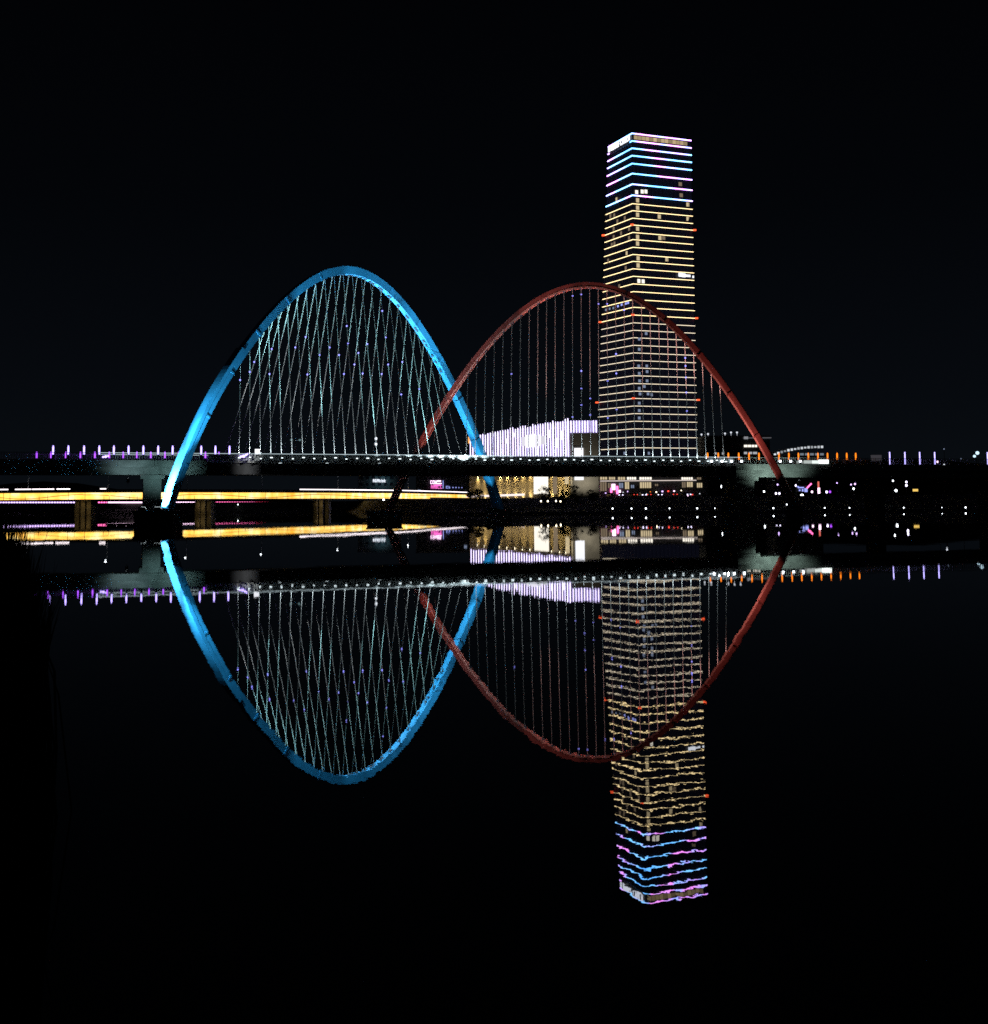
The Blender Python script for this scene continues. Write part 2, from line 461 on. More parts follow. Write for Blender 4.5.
# thick lower shell on the left leg of the blue arch, with its squared upper end
zsh = at(241, 353, 258).z
mb = MB(); rows = []
for i, p in enumerate(bl):
    if i / len(bl) < .5 and p.z < zsh and p.z > 4.2:
        T, rad = frame(bl, i, bn); hw, ho, hi = bdims(i / (len(bl) - 1), p); rows.append((p, rad, hw, ho))
for (p, rad, hw, ho), (q, rad2, hw2, ho2) in zip(rows, rows[1:]):
    h2 = .16
    e1, e2 = .06, .32
    mb.hexa([p + bn * (hw + e1) + rad * (ho - .5), p - bn * (hw + e2) + rad * (ho - .5), p - bn * (hw + e2) + rad * (ho + h2), p + bn * (hw + e1) + rad * (ho + h2),
             q + bn * (hw2 + e1) + rad2 * (ho2 - .5), q - bn * (hw2 + e2) + rad2 * (ho2 - .5), q - bn * (hw2 + e2) + rad2 * (ho2 + h2), q + bn * (hw2 + e1) + rad2 * (ho2 + h2)])
mb.build('leg_shell', M['blue_paint'], blue)
# inner lower flange of the red arch, both sides, coloured pale for its lit edge line
mb = MB()
for i in range(2, len(rl_) - 3):
    T, rad = frame(rl_, i, rn); T2, rad2 = frame(rl_, i + 1, rn)
    hw, ho, hi = rdims(i / (len(rl_) - 1), rl_[i]); hw2, _, hi2 = rdims((i + 1) / (len(rl_) - 1), rl_[i + 1])
    p, q = rl_[i], rl_[i + 1]
    for sg in (1, -1):
        mb.hexa([p + rn * sg * (hw + .002) - rad * (hi + .12), p + rn * sg * (hw + .03) - rad * (hi + .12), p + rn * sg * (hw + .03) - rad * (hi - .20), p + rn * sg * (hw + .002) - rad * (hi - .20),
                 q + rn * sg * (hw2 + .002) - rad2 * (hi2 + .12), q + rn * sg * (hw2 + .03) - rad2 * (hi2 + .12), q + rn * sg * (hw2 + .03) - rad2 * (hi2 - .20), q + rn * sg * (hw2 + .002) - rad2 * (hi2 - .20)])
mb.build('flange', M['lit_edge_red'], red)

def inner_pt(path, nn, dims, px):
    n = len(path); best = None
    lo = 0
    pp = [proj(p)[0] for p in path]
    for i in range(n - 1):
        if (pp[i] - px) * (pp[i + 1] - px) <= 0 and path[i].z > 14:
            k = (px - pp[i]) / (pp[i + 1] - pp[i]) if pp[i + 1] != pp[i] else 0
            T, rad = frame(path, i, nn); hw, ho, hi = dims(i / (n - 1), path[i])
            return path[i].lerp(path[i + 1], k) - rad * hi, i, rad
    return None, None, None
plates_b = plates_r = None; uplights = []; cab = {'b': [], 'r': []}
def cable(arch, path, nn, dims, pxb, pxt, off, plates, key, rad_):
    top, i, rad = inner_pt(path, nn, dims, pxt)
    if top is None: return
    s = s_of(pxb, off)
    bot = dk(s, off, zr(s) - RAIL_H + .05)
    mb = MB(); mb.tube([bot, bot.lerp(top, .5), top], rad_, 5); 
    mb.bar(bot - V((0, 0, .1)), bot + (top - bot).normalized() * 1.1, .16, .16)      # socket at the deck
    mb.build('cable', M['cable'], arch); cab[key].append((bot, top))
    T, _ = frame(path, i, nn)
    mb = MB(); mb.bar(top - T * .28 - rad * .02, top + T * .28 - rad * .02, .55, .2, nn); mb.build('anchor_plate', M['anchor'], arch)
    return bot, top
for k in range(22):                                                  # blue arch, near edge
    f = k / 21; pb = 239 + (463 - 239) * f; pt = 238 + (438 - 238) * f
    r_ = cable(blue, bl, bn, bdims, pb, pt, -HW - .25, plates_b, 'b', .05)
    if r_: uplights.append((r_[0], r_[1]))
for k in range(22):                                                  # blue arch, far edge
    f = k / 21; pb = 222 + (432 - 222) * f; pt = 263 + (443 - 263) * f
    cable(blue, bl, bn, bdims, pb, pt, HW + .25, plates_b, 'b', .062)
for k in range(30):                                                  # red arch, near edge
    f = k / 29; pb = 466 + (724 - 466) * f; pt = 466 + (722 - 466) * f
    r_ = cable(red, rl_, rn, rdims, pb, pt, -HW - .25, plates_r, 'r', .06)
    if r_: uplights.append((r_[0], r_[1]))
for k in range(26):                                                  # red arch, far edge
    f = (k + 2) / 29; pb = 466 + (724 - 466) * f; pt = 466 + (722 - 466) * f
    cable(red, rl_, rn, rdims, pb - .2, pt + .2, HW + .25, plates_r, 'r', .045)
# small glowing violet dots, each put on its nearest cable
sparks = [(238, 380, 'b'), (248, 372, 'b'), (256.5, 362, 'b'), (274.5, 349, 'b'), (267.5, 374, 'b'), (294, 347.5, 'b'), (307.5, 374.5, 'b'), (323.5, 355, 'b'), (332, 347.5, 'b'),
          (342.5, 355, 'b'), (346, 326, 'b'), (346, 374, 'b'), (349, 343.5, 'b'), (353, 364.5, 'b'), (359, 353, 'b'), (367, 344, 'b'), (363.5, 373.5, 'b'), (381, 311, 'b'),
          (382, 374, 'b'), (388.5, 364.5, 'b'), (403, 362, 'b'), (404.5, 394.5, 'b'), (420, 389, 'b'), (388, 337.5, 'b'), (305, 337, 'b'),
          (512.5, 374, 'r'), (574.5, 296, 'r'), (583.5, 294.5, 'r'), (577.5, 371, 'r'), (578, 388.5, 'r'), (588, 398.5, 'r'), (579, 405, 'r'), (570, 417, 'r'), (589, 415, 'r'),
          (601.5, 304, 'r'), (611, 304, 'r'), (621, 310, 'r'), (614, 354, 'r'), (614, 373.5, 'r'), (605.5, 381, 'r'), (616, 409.5, 'r'), (606, 418, 'r'), (684.5, 358, 'r'), (684.5, 366, 'r'), (685, 377.5, 'r'), (686, 392.5, 'r'), (686.5, 411, 'r')]
for px, py, key in sparks:
    best = None
    for b_, t_ in cab[key]:
        lo, hi = 0.0, 1.0
        for _ in range(30):
            m_ = (lo + hi) / 2
            if proj(b_.lerp(t_, m_))[1] > py: lo = m_
            else: hi = m_
        P = b_.lerp(t_, lo); d = abs(proj(P)[0] - px)
        if best is None or d < best[0]: best = (d, P)
    if best[0] < 12:
        mb = MB(); mb.ball(best[1] + V((0, -.12, 0)), .15, 6, 4)
        mb.build('cable_dot', M['e_dot'], blue if key == 'b' else red)

# uplights at the near anchors: fixture plus a real lamp
for i, (b_, t_) in enumerate(uplights):
    P = b_ - DN * .8 + V((0, 0, .62 + .12 * math.sin(i * 2.3)))
    mb = MB(); mb.box(P - V((0, 0, .26)), .36, .34, .2, DD); mb.bar(P - V((0, 0, .30)), b_ - V((0, 0, .2)), .08)
    fx = mb.build('uplight', M['black'], bridge)
    mb = MB(); mb.box(P - V((0, 0, .08)), .28 if i % 3 else .42, .26, .16, DD); mb.build('lens', M['e_uplight'], fx)
    light('uplight_lamp', P + V((0, 0, .1)), t_ + (t_ - b_).normalized(), (.80, .95, 1), 1000 if i < 22 else 700, 106, .9, .12, parent=bridge)

# piers
def block(px0, px1, Yf, depth, ztop, nose=1.6, sl=0.0):
    a = at(px0, 515, Yf); b = at(px1, 515, Yf); x0, x1 = a.x, b.x
    mb = MB(); zt = ztop
    c0 = at(px0, 515, Yf + depth).x - x0; c1 = at(px1, 515, Yf + depth).x - x1; fm = min(depth * .5, 5) / depth
    fp = [(x0, Yf), (x1 - nose, Yf), (x1 + c1 * fm, Yf + fm * depth), (x1 + c1 - nose * .6, Yf + depth), (x0 + c0 + .4, Yf + depth)]
    mb.prism(fp, -2, zt)
    fp2 = [(x0 - .2, Yf - .2), (x1 - nose + .1, Yf - .2), (x1 + c1 * fm + .2, Yf + fm * depth), (x1 + c1 - nose * .6 + .1, Yf + depth + .2), (x0 + c0 + .2, Yf + depth + .2)]
    mb.prism(fp2, zt + .003, zt + .28)
    return mb
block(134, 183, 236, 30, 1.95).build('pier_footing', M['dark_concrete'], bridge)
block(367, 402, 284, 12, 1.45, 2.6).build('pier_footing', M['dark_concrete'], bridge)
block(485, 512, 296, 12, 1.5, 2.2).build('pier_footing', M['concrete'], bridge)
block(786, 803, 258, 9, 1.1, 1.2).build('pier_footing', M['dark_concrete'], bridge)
def shaft(px0, px1, top):
    s0, s1 = s_of(px0), s_of(px1); sm = (s0 + s1) / 2
    mb = MB(); zt = zr(sm) - RAIL_H - 2.36
    mb.hexa([dk(s0, -3, -2), dk(s1, -3, -2), dk(s1, 3, -2), dk(s0, 3, -2), dk(s0, -3, zt - .7), dk(s1, -3, zt - .7), dk(s1, 3, zt - .7), dk(s0, 3, zt - .7)])
    mb.hexa([dk(s0 - .5, -3.9, zt - .697), dk(s1 + .5, -3.9, zt - .697), dk(s1 + .5, 3.9, zt - .697), dk(s0 - .5, 3.9, zt - .697),
             dk(s0 - .5, -3.9, zt), dk(s1 + .5, -3.9, zt), dk(s1 + .5, 3.9, zt), dk(s0 - .5, 3.9, zt)])
    return mb
shaft(144, 162, 0).build('pier', M['concrete'], bridge)
shaft(737, 757, 0).build('pier', M['concrete'], bridge)
shaft(-40, -24, 0).build('pier', M['concrete'], bridge)
for px in (885, 1000):
    s0 = s_of(px); zt = zr(s0) - RAIL_H - 2.36
    mb = MB(); mb.hexa([dk(s0 - .8, -2.5, -2), dk(s0 + .8, -2.5, -2), dk(s0 + .8, 2.5, -2), dk(s0 - .8, 2.5, -2), dk(s0 - .8, -2.5, zt), dk(s0 + .8, -2.5, zt), dk(s0 + .8, 2.5, zt), dk(s0 - .8, 2.5, zt)])
    mb.build('pier', M['dark_concrete'], bridge)

# floodlights of the arches (each with a housing)
def flood(P, tgt, col, power, ang, lens='e_uplight', arm=None, blend=.7, size=.2):
    P = V(P); d = (V(tgt) - P).normalized(); mb = MB()
    mb.bar(P - d * .55, P - d * .08, .55, .5); mb.bar(P - d * .3, P - d * .3 - V((0, 0, .6)), .1)
    if arm is not None: mb.bar(P - d * .3 - V((0, 0, .6)), arm, .14)
    fx = mb.build('floodlight', M['black'], bridge)
    mb = MB(); mb.bar(P - d * .075, P - d * .03, .48, .42); mb.build('lens', M[lens], fx)
    light('floodlight_lamp', P + d * .05, tgt, col, power, ang, blend, size, parent=bridge)
def bp(f): return bl[int(f * (len(bl) - 1))]
def rp_(f): return rl_[int(f * (len(rl_) - 1))]
FOOTL = at(161, 510, 238)
BLUE = (.42, .95, 1); CYAN = (.50, .97, 1); ICE = (1, .97, .97)
flood((FOOTL.x - 3.4, 239.6, 2.7), bl[2], ICE, 60000, 34, blend=.8)
flood((FOOTL.x - 3.2, 239.0, 2.7), bl[6], ICE, 90000, 28, blend=1)
flood((FOOTL.x - 3.0, 238.4, 2.7), bl[11], ICE, 80000, 24, blend=1)
flood((FOOTL.x - .6, 237.5, 2.7), bp(.13), CYAN, 3500, 40, blend=1)
flood((FOOTL.x - .2, 237.0, 2.7), bp(.19), BLUE, 8000, 30, blend=1)
flood((FOOTL.x + .2, 236.5, 2.7), bp(.28), BLUE, 24000, 20, blend=1)
flood((FOOTL.x - 2.2, 236.5, 2.7), bp(.27), BLUE, 240000, 18, blend=1)
# deck mounted floods for the side faces and soffit
for f, o, pw, an in ((.33, -8, 66000, 26), (.44, -8, 84000, 28), (.55, -8, 84000, 28), (.68, -9, 82000, 32)):
    P = bp(f); px = proj(P)[0]; s = s_of(px + 6, o)
    flood(dk(s, o, zr(s) - RAIL_H - .3), P, BLUE, pw, an, arm=dk(s, -HW, zr(s) - RAIL_H - .3))
FRL = at(487, 508, 297)
for dx, f, pw, an in ((0, .925, 3600, 46), (-.4, .86, 24000, 30), (-.9, .77, 110000, 24), (-1.4, .66, 200000, 20)):
    flood((FRL.x + 1.5 + dx, 296.6, 2.2), bp(f), CYAN, pw, an, 'black', blend=1)
for px, f in ((300, .42), (330, .48), (362, .55), (395, .62)):
    s = s_of(px, HW + 2); flood(dk(s, HW + 2, zr(s) - RAIL_H - .6), bp(f), (.95, .99, 1), 70000, 38, 'black', arm=dk(s, HW, zr(s) - RAIL_H - .6))
flood(at(503, 500, 296), bp(.97), ICE, 6, 90, 'e_white')
# red arch
RED = (1, .42, .36)
for px, f, pw, an in ((419, .17, 2400, 60), (436, .28, 3600, 38), (455, .40, 9000, 40), (490, .50, 34000, 40), (520, .56, 30000, 36)):
    s = s_of(px, HW + 2); flood(dk(s, HW + 2, zr(s) - RAIL_H - .2), rp_(f), RED, pw, an, arm=dk(s, HW, zr(s) - RAIL_H - .3))
for f in (.44, .52, .60, .68):
    P = rp_(f); px = proj(P)[0]; s = s_of(px, -9)
    flood(dk(s, -9, zr(s) - RAIL_H - .3), P, (1, .46, .40), 34000, 22, 'black', arm=dk(s, -HW, zr(s) - RAIL_H - .3))
FRR = at(794, 508, 258.6)
for dx, f, pw, an in ((-.9, .86, 1200, 38), (-.3, .78, 7000, 24), (.3, .68, 20000, 20), (.9, .58, 60000, 18)):
    flood((FRR.x + dx, 258.8, 2.2), rp_(f), RED, pw, an, 'black')
# added floods, hung clear of the bridge, light the concrete approach beams
s = s_of(172); flood(dk(s, -9.5, zr(s) - 5.5), dk(s_of(165), -HW, zr(s) - 1.6), (.50, .95, .95), 560, 120)
s = s_of(128); flood(dk(s, -8, zr(s) - 4.5), dk(s, -HW, zr(s) - 1.6), (.6, .92, .98), 300, 110)
s = s_of(765); flood(dk(s, -8, zr(s) - 4.5), dk(s, -HW, zr(s) - 1.6), (.72, 1, .86), 800, 120)
s = s_of(790); flood(dk(s, -8, zr(s) - 4.5), dk(s, -HW, zr(s) - 1.6), (.72, 1, .86), 350, 120)
for a_, b_, e_, h_ in ((796, 803, .25, .5), (803.4, 811, .5, .6), (811.4, 818, 1.0, .6), (818.3, 828, 1.8, .75)):  # glowing strips, stepped brighter to the right, imitate glare on the beam edge
    mb = MB(); deck_seg(mb, s_of(a_), s_of(b_), -HW - .22, -HW - .135, -1.1, -1.1 + h_); mb.build('glow_panel', emis('edge glare', (.9, 1, .95), e_), bridge)

# ------------------------------------------------------------------ light posts on the bridge
def post_proto(name, loc, tube, h, wd, label, group):
    o = thing(name, loc, label, 'light post', group); L = V(loc)
    mb = MB(); mb.tube([L + V((0, 0, -RAIL_H)), L + V((0, 0, .02))], wd * .55, 8); mb.build('post', M['black'], o)
    mb = MB(); mb.tube([L + V((0, 0, .022)), L + V((0, 0, h))], wd / 2, 10); mb.build('lamp_tube', M[tube], o)
    mb = MB(); mb.tube([L + V((0, 0, h + .002)), L + V((0, 0, h + .10))], wd * .58, 10); mb.ball(L + V((0, 0, h + .26)), .13, 8, 5); mb.build('cap', M[tube], o)
    return o
def posts(pxs, ybot, off, tube, h, wd, what, group):
    o0 = None; n = len(pxs)
    for i, px in enumerate(pxs):
        s = s_of(px, off, zr(s_of(px, off))); P = dk(s, off, 0); P.z = at(px, ybot, P.y).z
        lab = what + ', ' + nth(i, n)
        if o0 is None: o0 = post_proto('light_post', P, tube, h, wd, lab, group)
        else: copy_tree(o0, P, None, lab, group)
posts([53.1, 68.3, 84, 99.2, 113.8, 128.5, 143.3, 158.1, 172.6, 201.2, 215.4, 229.5], 454.6, -HW + .5, 'e_wv', 1.15, .30, 'white violet light post on the near railing', 'white violet light posts on the bridge')
posts([36.7, 51, 65.8, 80.5, 94.9, 109.3, 123.2, 136.9, 150.8, 164.9, 178.6, 205.4, 218.9], 458.2, HW - .5, 'e_mag', .75, .26, 'low purple light post on the far railing', 'purple light posts on the bridge')
posts([707.7, 718.3, 728.4, 738.8, 749, 759, 779, 788.9, 798.5, 808.4, 818, 827.6, 837.2, 846.8, 855.8], 459.8, -HW + .5, 'e_orange', .95, .27, 'orange light post on the right end of the bridge', 'orange light posts on the bridge')
posts([889.8, 905, 919.8, 934.8, 987.6], 464.5, -HW + .5, 'e_bar', 2.05, .22, 'tall thin white violet light bar at the right approach', 'white light bars on the right approach')
# white ground lamps beneath the first orange posts
o0 = None; L = [711, 721.5, 731, 741, 779.5, 790, 799.5]
for i, px in enumerate(L):
    s = s_of(px); P = dk(s, -HW - .25, 0); P.z = at(px, 462.2, P.y).z
    lab = 'small white lamp on the deck edge under the orange posts, ' + nth(i, len(L))
    if o0 is None:
        o0 = thing('edge_lamp', P, lab, 'lamp', 'white edge lamps under the orange posts')
        mb = MB(); mb.box(P - V((0, 0, .2)), .4, .3, .4, DD); mb.build('housing', M['black'], o0)
        mb = MB(); mb.box(P + V((0, 0, .18)), .34, .26, .34, DD); mb.build('lens', M['e_white'], o0)
    else: copy_tree(o0, P, None, lab)
# two street lamps and two small boards on the deck
s = s_of(295.5, HW - 1); P = dk(s, HW - 1, zr(s) - RAIL_H)
o = thing('street_lamp', P, 'faint double armed street lamp among the blue arch cables', 'street lamp')
zt = at(295.5, 440, P.y).z; mb = MB(); mb.tube([P, V((P.x, P.y, zt + .4))], .09, 8); mb.tube([V((P.x, P.y, zt)) - DD * .9, V((P.x, P.y, zt)) + DD * .9], .07, 6); mb.build('pole', M['rail'], o)
for sg in (-1, 1):
    mb = MB(); mb.ball(V((P.x, P.y, zt)) + DD * sg * .75, .26, 8, 5, .7); mb.build('lamp_head', emis('dim teal lamp', (.5, .85, .9), .22), o)
s = s_of(376, HW - 1); P = dk(s, HW - 1, zr(s) - RAIL_H); zt = at(376, 438.6, P.y).z
o = thing('street_lamp', P, 'lit street lamp with two stacked white globes near the blue arch', 'street lamp')
mb = MB(); mb.tube([P, V((P.x, P.y, zt))], .08, 8); mb.build('pole', M['rail'], o)
for dz in (0, -1.0):
    mb = MB(); mb.ball((P.x, P.y, zt + dz), .23, 8, 6, 1.2); mb.build('lamp_head', M['e_sign'], o)
s = s_of(257.3, -HW + .5); P = dk(s, -HW + .5, zr(s) - RAIL_H)
o = thing('notice_board', P, 'small white lit board behind the railing at the left cables', 'board')
mb = MB(); z1 = at(257, 449, P.y).z; z0 = at(257, 457.5, P.y).z
mb.box((P.x, P.y, (z0 + z1) / 2), .85, .12, z1 - z0, DD); mb.build('panel', M['e_panel'], o)
mb = MB(); mb.bar(P, (P.x, P.y, z0), .12); mb.build('post', M['black'], o)
s = s_of(243, -HW - .5); P = dk(s, -HW - .55, 0); P.z = at(243, 457.5, P.y).z
o = thing('edge_lamp', P, 'violet white cluster lamp at the deck edge beside the leftmost cable', 'lamp')
mb = MB(); mb.box(P - V((0, 0, .15)), 1.1, .3, .25, DD); mb.build('housing', M['black'], o)
mb = MB()
for dx, dz, r_ in ((-.35, .15, .22), (.1, .2, .3), (.5, .45, .2), (.75, .6, .16)): mb.ball(P + DD * dx + V((0, 0, dz)), r_, 8, 5)
mb.build('lens', M['e_wv'], o)
s = s_of(105, -HW - .3); P = dk(s, -HW - .4, 0); P.z = at(105, 457.8, P.y).z
o = thing('edge_lamp', P, 'violet white cluster lamp on the left approach near railing', 'lamp')
mb = MB(); mb.box(P - V((0, 0, .15)), .9, .3, .25, DD); mb.build('housing', M['black'], o)
mb = MB()
for dx, dz, r_ in ((-.3, .12, .2), (.1, .2, .24), (.5, .3, .16)): mb.ball(P + DD * dx + V((0, 0, dz)), r_, 8, 5)
mb.build('lens', M['e_wv'], o)

# floating platforms beside two piers
for px0, px1, py, lab in ((110, 133, 526, 'flat dark floating platform moored left of the blue arch footing'), (343, 366, 520.5, 'flat dark floating platform moored left of the red arch footing')):
    a = onz(px0, py, 0); b = onz(px1, py, 0); c = (a + b) / 2
    o = thing('floating_platform', (c.x, c.y, 0), lab, 'pontoon', 'floating platforms')
    mb = MB(); mb.box((c.x, c.y, .22), b.x - a.x, 2.6, .30); mb.build('platform', M['dark_concrete'], o)
    mb = MB()
    for k in (-.35, 0, .35): mb.box((c.x + k * (b.x - a.x), c.y, -.1), .8, 2.2, .34)
    mb.build('float', M['black'], o)

# ------------------------------------------------------------------ the tower
TY = 700.0
zt = at(632, 132.6, TY).z
def at_z(px, py, z):
    d = ray(px, py); k = (z - CAMH) / d.z; return CAM + d * k
TN = at(632, 132.6, TY); TL = at_z(608.6, 146.2, zt); TR = at_z(690.7, 139.8, zt)
BN = at(634.5, 457, TY); BL = at(597, 457, TL.y - 1); BR = at(697.3, 457, TR.y - 1)
def plumb(T, B, z):
    k = (z - B.z) / (T.z - B.z); return B + (T - B) * k
def ring(z, e=0):
    n, l, r_ = plumb(TN, BN, z), plumb(TL, BL, z), plumb(TR, BR, z); b = l + r_ - n
    c = (l + r_) / 2; out = []
    for p in (n, r_, b, l):
        d = V((p.x - c.x, p.y - c.y, 0)); out.append(p + d.normalized() * e)
    return out
Z0 = 4.6
tower = thing('skyscraper', ((BL.x + BR.x) / 2, (BL.y + BR.y) / 2, Z0), 'tall square office tower ringed with floor lights and a blue lit crown', 'tower')
def loft(mb, lo, hi):
    mb.hexa(lo + hi)
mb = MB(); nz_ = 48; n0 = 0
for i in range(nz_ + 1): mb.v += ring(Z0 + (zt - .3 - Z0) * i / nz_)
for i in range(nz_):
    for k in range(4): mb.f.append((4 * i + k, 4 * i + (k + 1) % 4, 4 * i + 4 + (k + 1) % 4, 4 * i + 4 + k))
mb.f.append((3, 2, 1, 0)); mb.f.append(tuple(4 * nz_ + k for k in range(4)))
mb.build('facade', emis('faintly glowing glazing', (.4, .45, 1), .007), tower)  # faint blue glow put into the whole facade between the floor lights
mb = MB()                                                                  # vertical fins
lo, hi = ring(Z0, .02), ring(zt - .4, .02)
for i, j, n in ((0, 1, 16), (1, 2, 12), (2, 3, 16), (3, 0, 12)):
    for k in range(n + 1):
        mb.bar(lo[i].lerp(lo[j], k / n), hi[i].lerp(hi[j], k / n), .14, .16)
mb.build('fins', M['dark_steel'], tower)
FY = [133.4, 141.0, 148.3, 155.7, 163.6, 173.6, 184.2, 195.3, 203.7, 210.7, 218.2, 225, 232.5, 239.6, 247.3, 254.5, 261.4, 268.8, 276.3, 283.9, 291.6, 299.6, 307.3, 315, 322.8,
      330.3, 337.7, 345.3, 352.9, 360.5, 367.9, 375.7, 383.5, 391.1, 398.4, 406, 413.6, 421.2, 428.8, 437, 447.7, 458]
def zfy(y): return at(632 + (y - 132.6) * .0077, y, TY).z
for i, y in enumerate(FY):
    z = zfy(y); top = i < 8
    th = .50 if top else .22 if i < 24 else .18
    mb = MB(); a = ring(z - th / 2, .34 if top else .28); b = ring(z + th / 2, .34 if top else .28)
    ai = ring(z - th / 2, -.3); bi = ring(z + th / 2, -.3)
    for k in range(4):
        j = (k + 1) % 4; mb.hexa([a[k], a[j], ai[j], ai[k], b[k], b[j], bi[j], bi[k]])
    mb.build('floor_light', M['e_crown'] if top else (M['e_floor'] if i < 24 else M['e_floor_low']), tower)
def facet(px, py, dx, dy, m, name, face, out=.25, parent=None):            # a lit pane on the left or right face, at its true plane
    a, b = (TL, TN) if face == 'L' else (TN, TR)
    a0, b0 = (BL, BN) if face == 'L' else (BN, BR)
    nn = (b - a).cross(a0 - a).normalized()
    if nn.y > 0: nn = -nn
    u = V((b.x - a.x, b.y - a.y, 0)).normalized()
    d = ray(px, py); P = CAM + d * ((a - CAM).dot(nn) / d.dot(nn)) + nn * out
    mb = MB(); mb.box(P, dx, .2, dy, u); return mb.build(name, m, parent or tower)
q7 = lambda x, y: (590 + x / 5.39, 110 + y / 5.39)
for x, y in ((255, 487), (255, 527), (255, 565), (255, 640), (255, 685), (255, 720), (258, 800), (258, 838), (525, 510), (525, 587), (372, 575), (375, 690), (525, 740), (412, 805)):
    facet(*q7(x, y), 1.6, 2.0, M['e_win'], 'window', 'R')
for x, y in ((250, 443), (280, 440), (300, 440), (262, 922), (285, 924)):
    facet(*q7(x, y), 1.5, 1.8, M['e_winwhite'], 'window', 'R')
for x, y in ((485, 400), (490, 460), (430, 890), (395, 690)):
    facet(*q7(x, y), 1.8, 1.8, M['e_windim'], 'window', 'R')
for x, y in ((145, 482), (112, 572), (133, 568), (190, 583), (150, 600), (130, 640), (170, 665), (130, 685), (120, 727), (200, 772), (100, 812), (195, 852), (160, 950), (134, 720), (213, 640), (213, 690)):
    facet(*q7(x, y), 1.7, 1.8, M['e_windim'] if x != 145 and x != 200 else M['e_win'], 'window', 'L')
q8 = lambda x, y: (580 + x / 5.39, 290 + y / 5.39)
for x, y in ((318, 265), (318, 320), (315, 410), (318, 450), (320, 490), (318, 530), (322, 560), (318, 610), (318, 650), (318, 690), (360, 440), (360, 490), (345, 520), (358, 410), (430, 362), (515, 325), (395, 768), (420, 768), (505, 768), (440, 830), (425, 832), (370, 880), (240, 880), (355, 235), (385, 565), (400, 563), (365, 560)):
    facet(*q8(x, y), 1.3, 1.3, M['e_winblue'], 'window', 'R')
for i, y in ((11, 225), (23, 315), (34, 398.4)):
    z = zfy(y)
    for p in (ring(z, .9)[0], ring(z, 1.0)[1], ring(z, 1.0)[3]):
        mb = MB(); mb.box(p, 1.4, 1.4, .6); mb.build('beacon', M['e_red'], tower)
# crown: sign on the left face, row of warm panes on the right face
sg = facet(620, 145.5, 24, 3.2, M['black'], 'sign', 'L', .3)
u = V((TN.x - TL.x, TN.y - TL.y, 0)).normalized(); rs = random.Random(5)
zs = (zfy(FY[0]) + zfy(FY[1])) / 2
mb = MB(); nL = V((u.y, -u.x, 0))
k = 1.6; Ltot = (V((TN.x - TL.x, TN.y - TL.y, 0))).length
A = plumb(TL, BL, zs)
while k < Ltot - 2.2:
    wd = rs.choice((1.3, 1.7, 2.0)); c = A + u * (k + wd / 2) + nL * .75
    mb.box(c - u * wd * .36, .5, .18, 2.5, u)
    if rs.random() < .7: mb.box(c + u * wd * .36, .5, .18, 2.5, u)
    for h in rs.sample((-1.0, 0, 1.0), 2): mb.box(c + V((0, 0, h)), wd * .8, .2, .5, u)
    k += wd + (.45 if rs.random() < .8 else 1.4)
mb.build('letter', emis('sign glow', (.82, .86, 1), 2.6), sg)
A = plumb(TN, BN, zs); B_ = plumb(TR, BR, zs); u2 = (B_ - A); Lr = u2.length; u2 = V((u2.x, u2.y, 0)).normalized(); nR = V((u2.y, -u2.x, 0))
for k in range(14):
    c = A + u2 * (1.9 + k * (Lr - 3.0) / 14) + nR * .3
    mb = MB(); mb.box(c, 1.9, .2, 1.9, u2); mb.build('crown_pane', emis('crown pane', (1, .74, .42), rs.uniform(.28, .6)), tower)
for x, y, wd in ((480, 890, 2.2), (497, 893, 2.0), (513, 895, 1.4), (527, 896, 1.2), (548, 901, .8)):
    facet(*q7(x, y), wd, 1.8 if wd > 1.5 else 1.1, M['e_sign'], 'sign_letter', 'R', 1.3)
for x, y in ((150, 108), (170, 102), (190, 98), (215, 88), (235, 80), (258, 74), (270, 70)):
    facet(*q8(x, y), 1.6, 1.0, M['e_winblue'] if x < 215 else M['e_signblue'], 'sign_letter', 'L', 1.0)

# ------------------------------------------------------------------ the shopping hall left of the tower
def z_px(py, px, Y): return at(px, py, Y).z
MZ0, MZ1 = z_px(464.5, 570, 600), z_px(420.5, 570, 600)
ML = at(469, 437, 738); MC = at(570, 440, 600); MR = at(598, 440, 600)
ML.z = MC.z = MR.z = 0
ul = (MC - ML).normalized(); nl = V((ul.y, -ul.x, 0))
ur = (MR - MC).normalized(); nr = V((ur.y, -ur.x, 0))
BKL = ML + V((10, 60, 0)); BKR = MR + V((6, 70, 0))
hall = thing('shopping_hall', ((ML.x + MR.x) / 2, (ML.y + MR.y) / 2, 4.6), 'wide building with glowing white violet vertical tubes above warm lit ground floor', 'building')
mb = MB(); fp = [ML + nl * .0, MC, MR, BKR, BKL]; mb.prism([(p.x, p.y) for p in fp], 4.4, MZ0 - .01); mb.build('ground_floor', M['beige'], hall)
mb = MB(); mb.prism([(p.x, p.y) for p in fp], MZ0, MZ1 + 1e-3); mb.build('wall', M['lilac_wall'], hall)
mb = MB(); z432 = z_px(433, 585, 600)
a = MC + ur * 1.0 + nr * .35; b = MR - ur * .05 + nr * .35
mb.hexa([V((a.x, a.y, 4.5)), V((b.x, b.y, 4.5)), V((b.x, b.y + .34, 4.5)), V((a.x, a.y + .34, 4.5)), V((a.x, a.y, z432)), V((b.x, b.y, z432)), V((b.x, b.y + .34, z432)), V((a.x, a.y + .34, z432))])
mb.build('stone_wall', M['grey_brown'], hall)
LL = (MC - ML).length; n = 40; rs = random.Random(9)
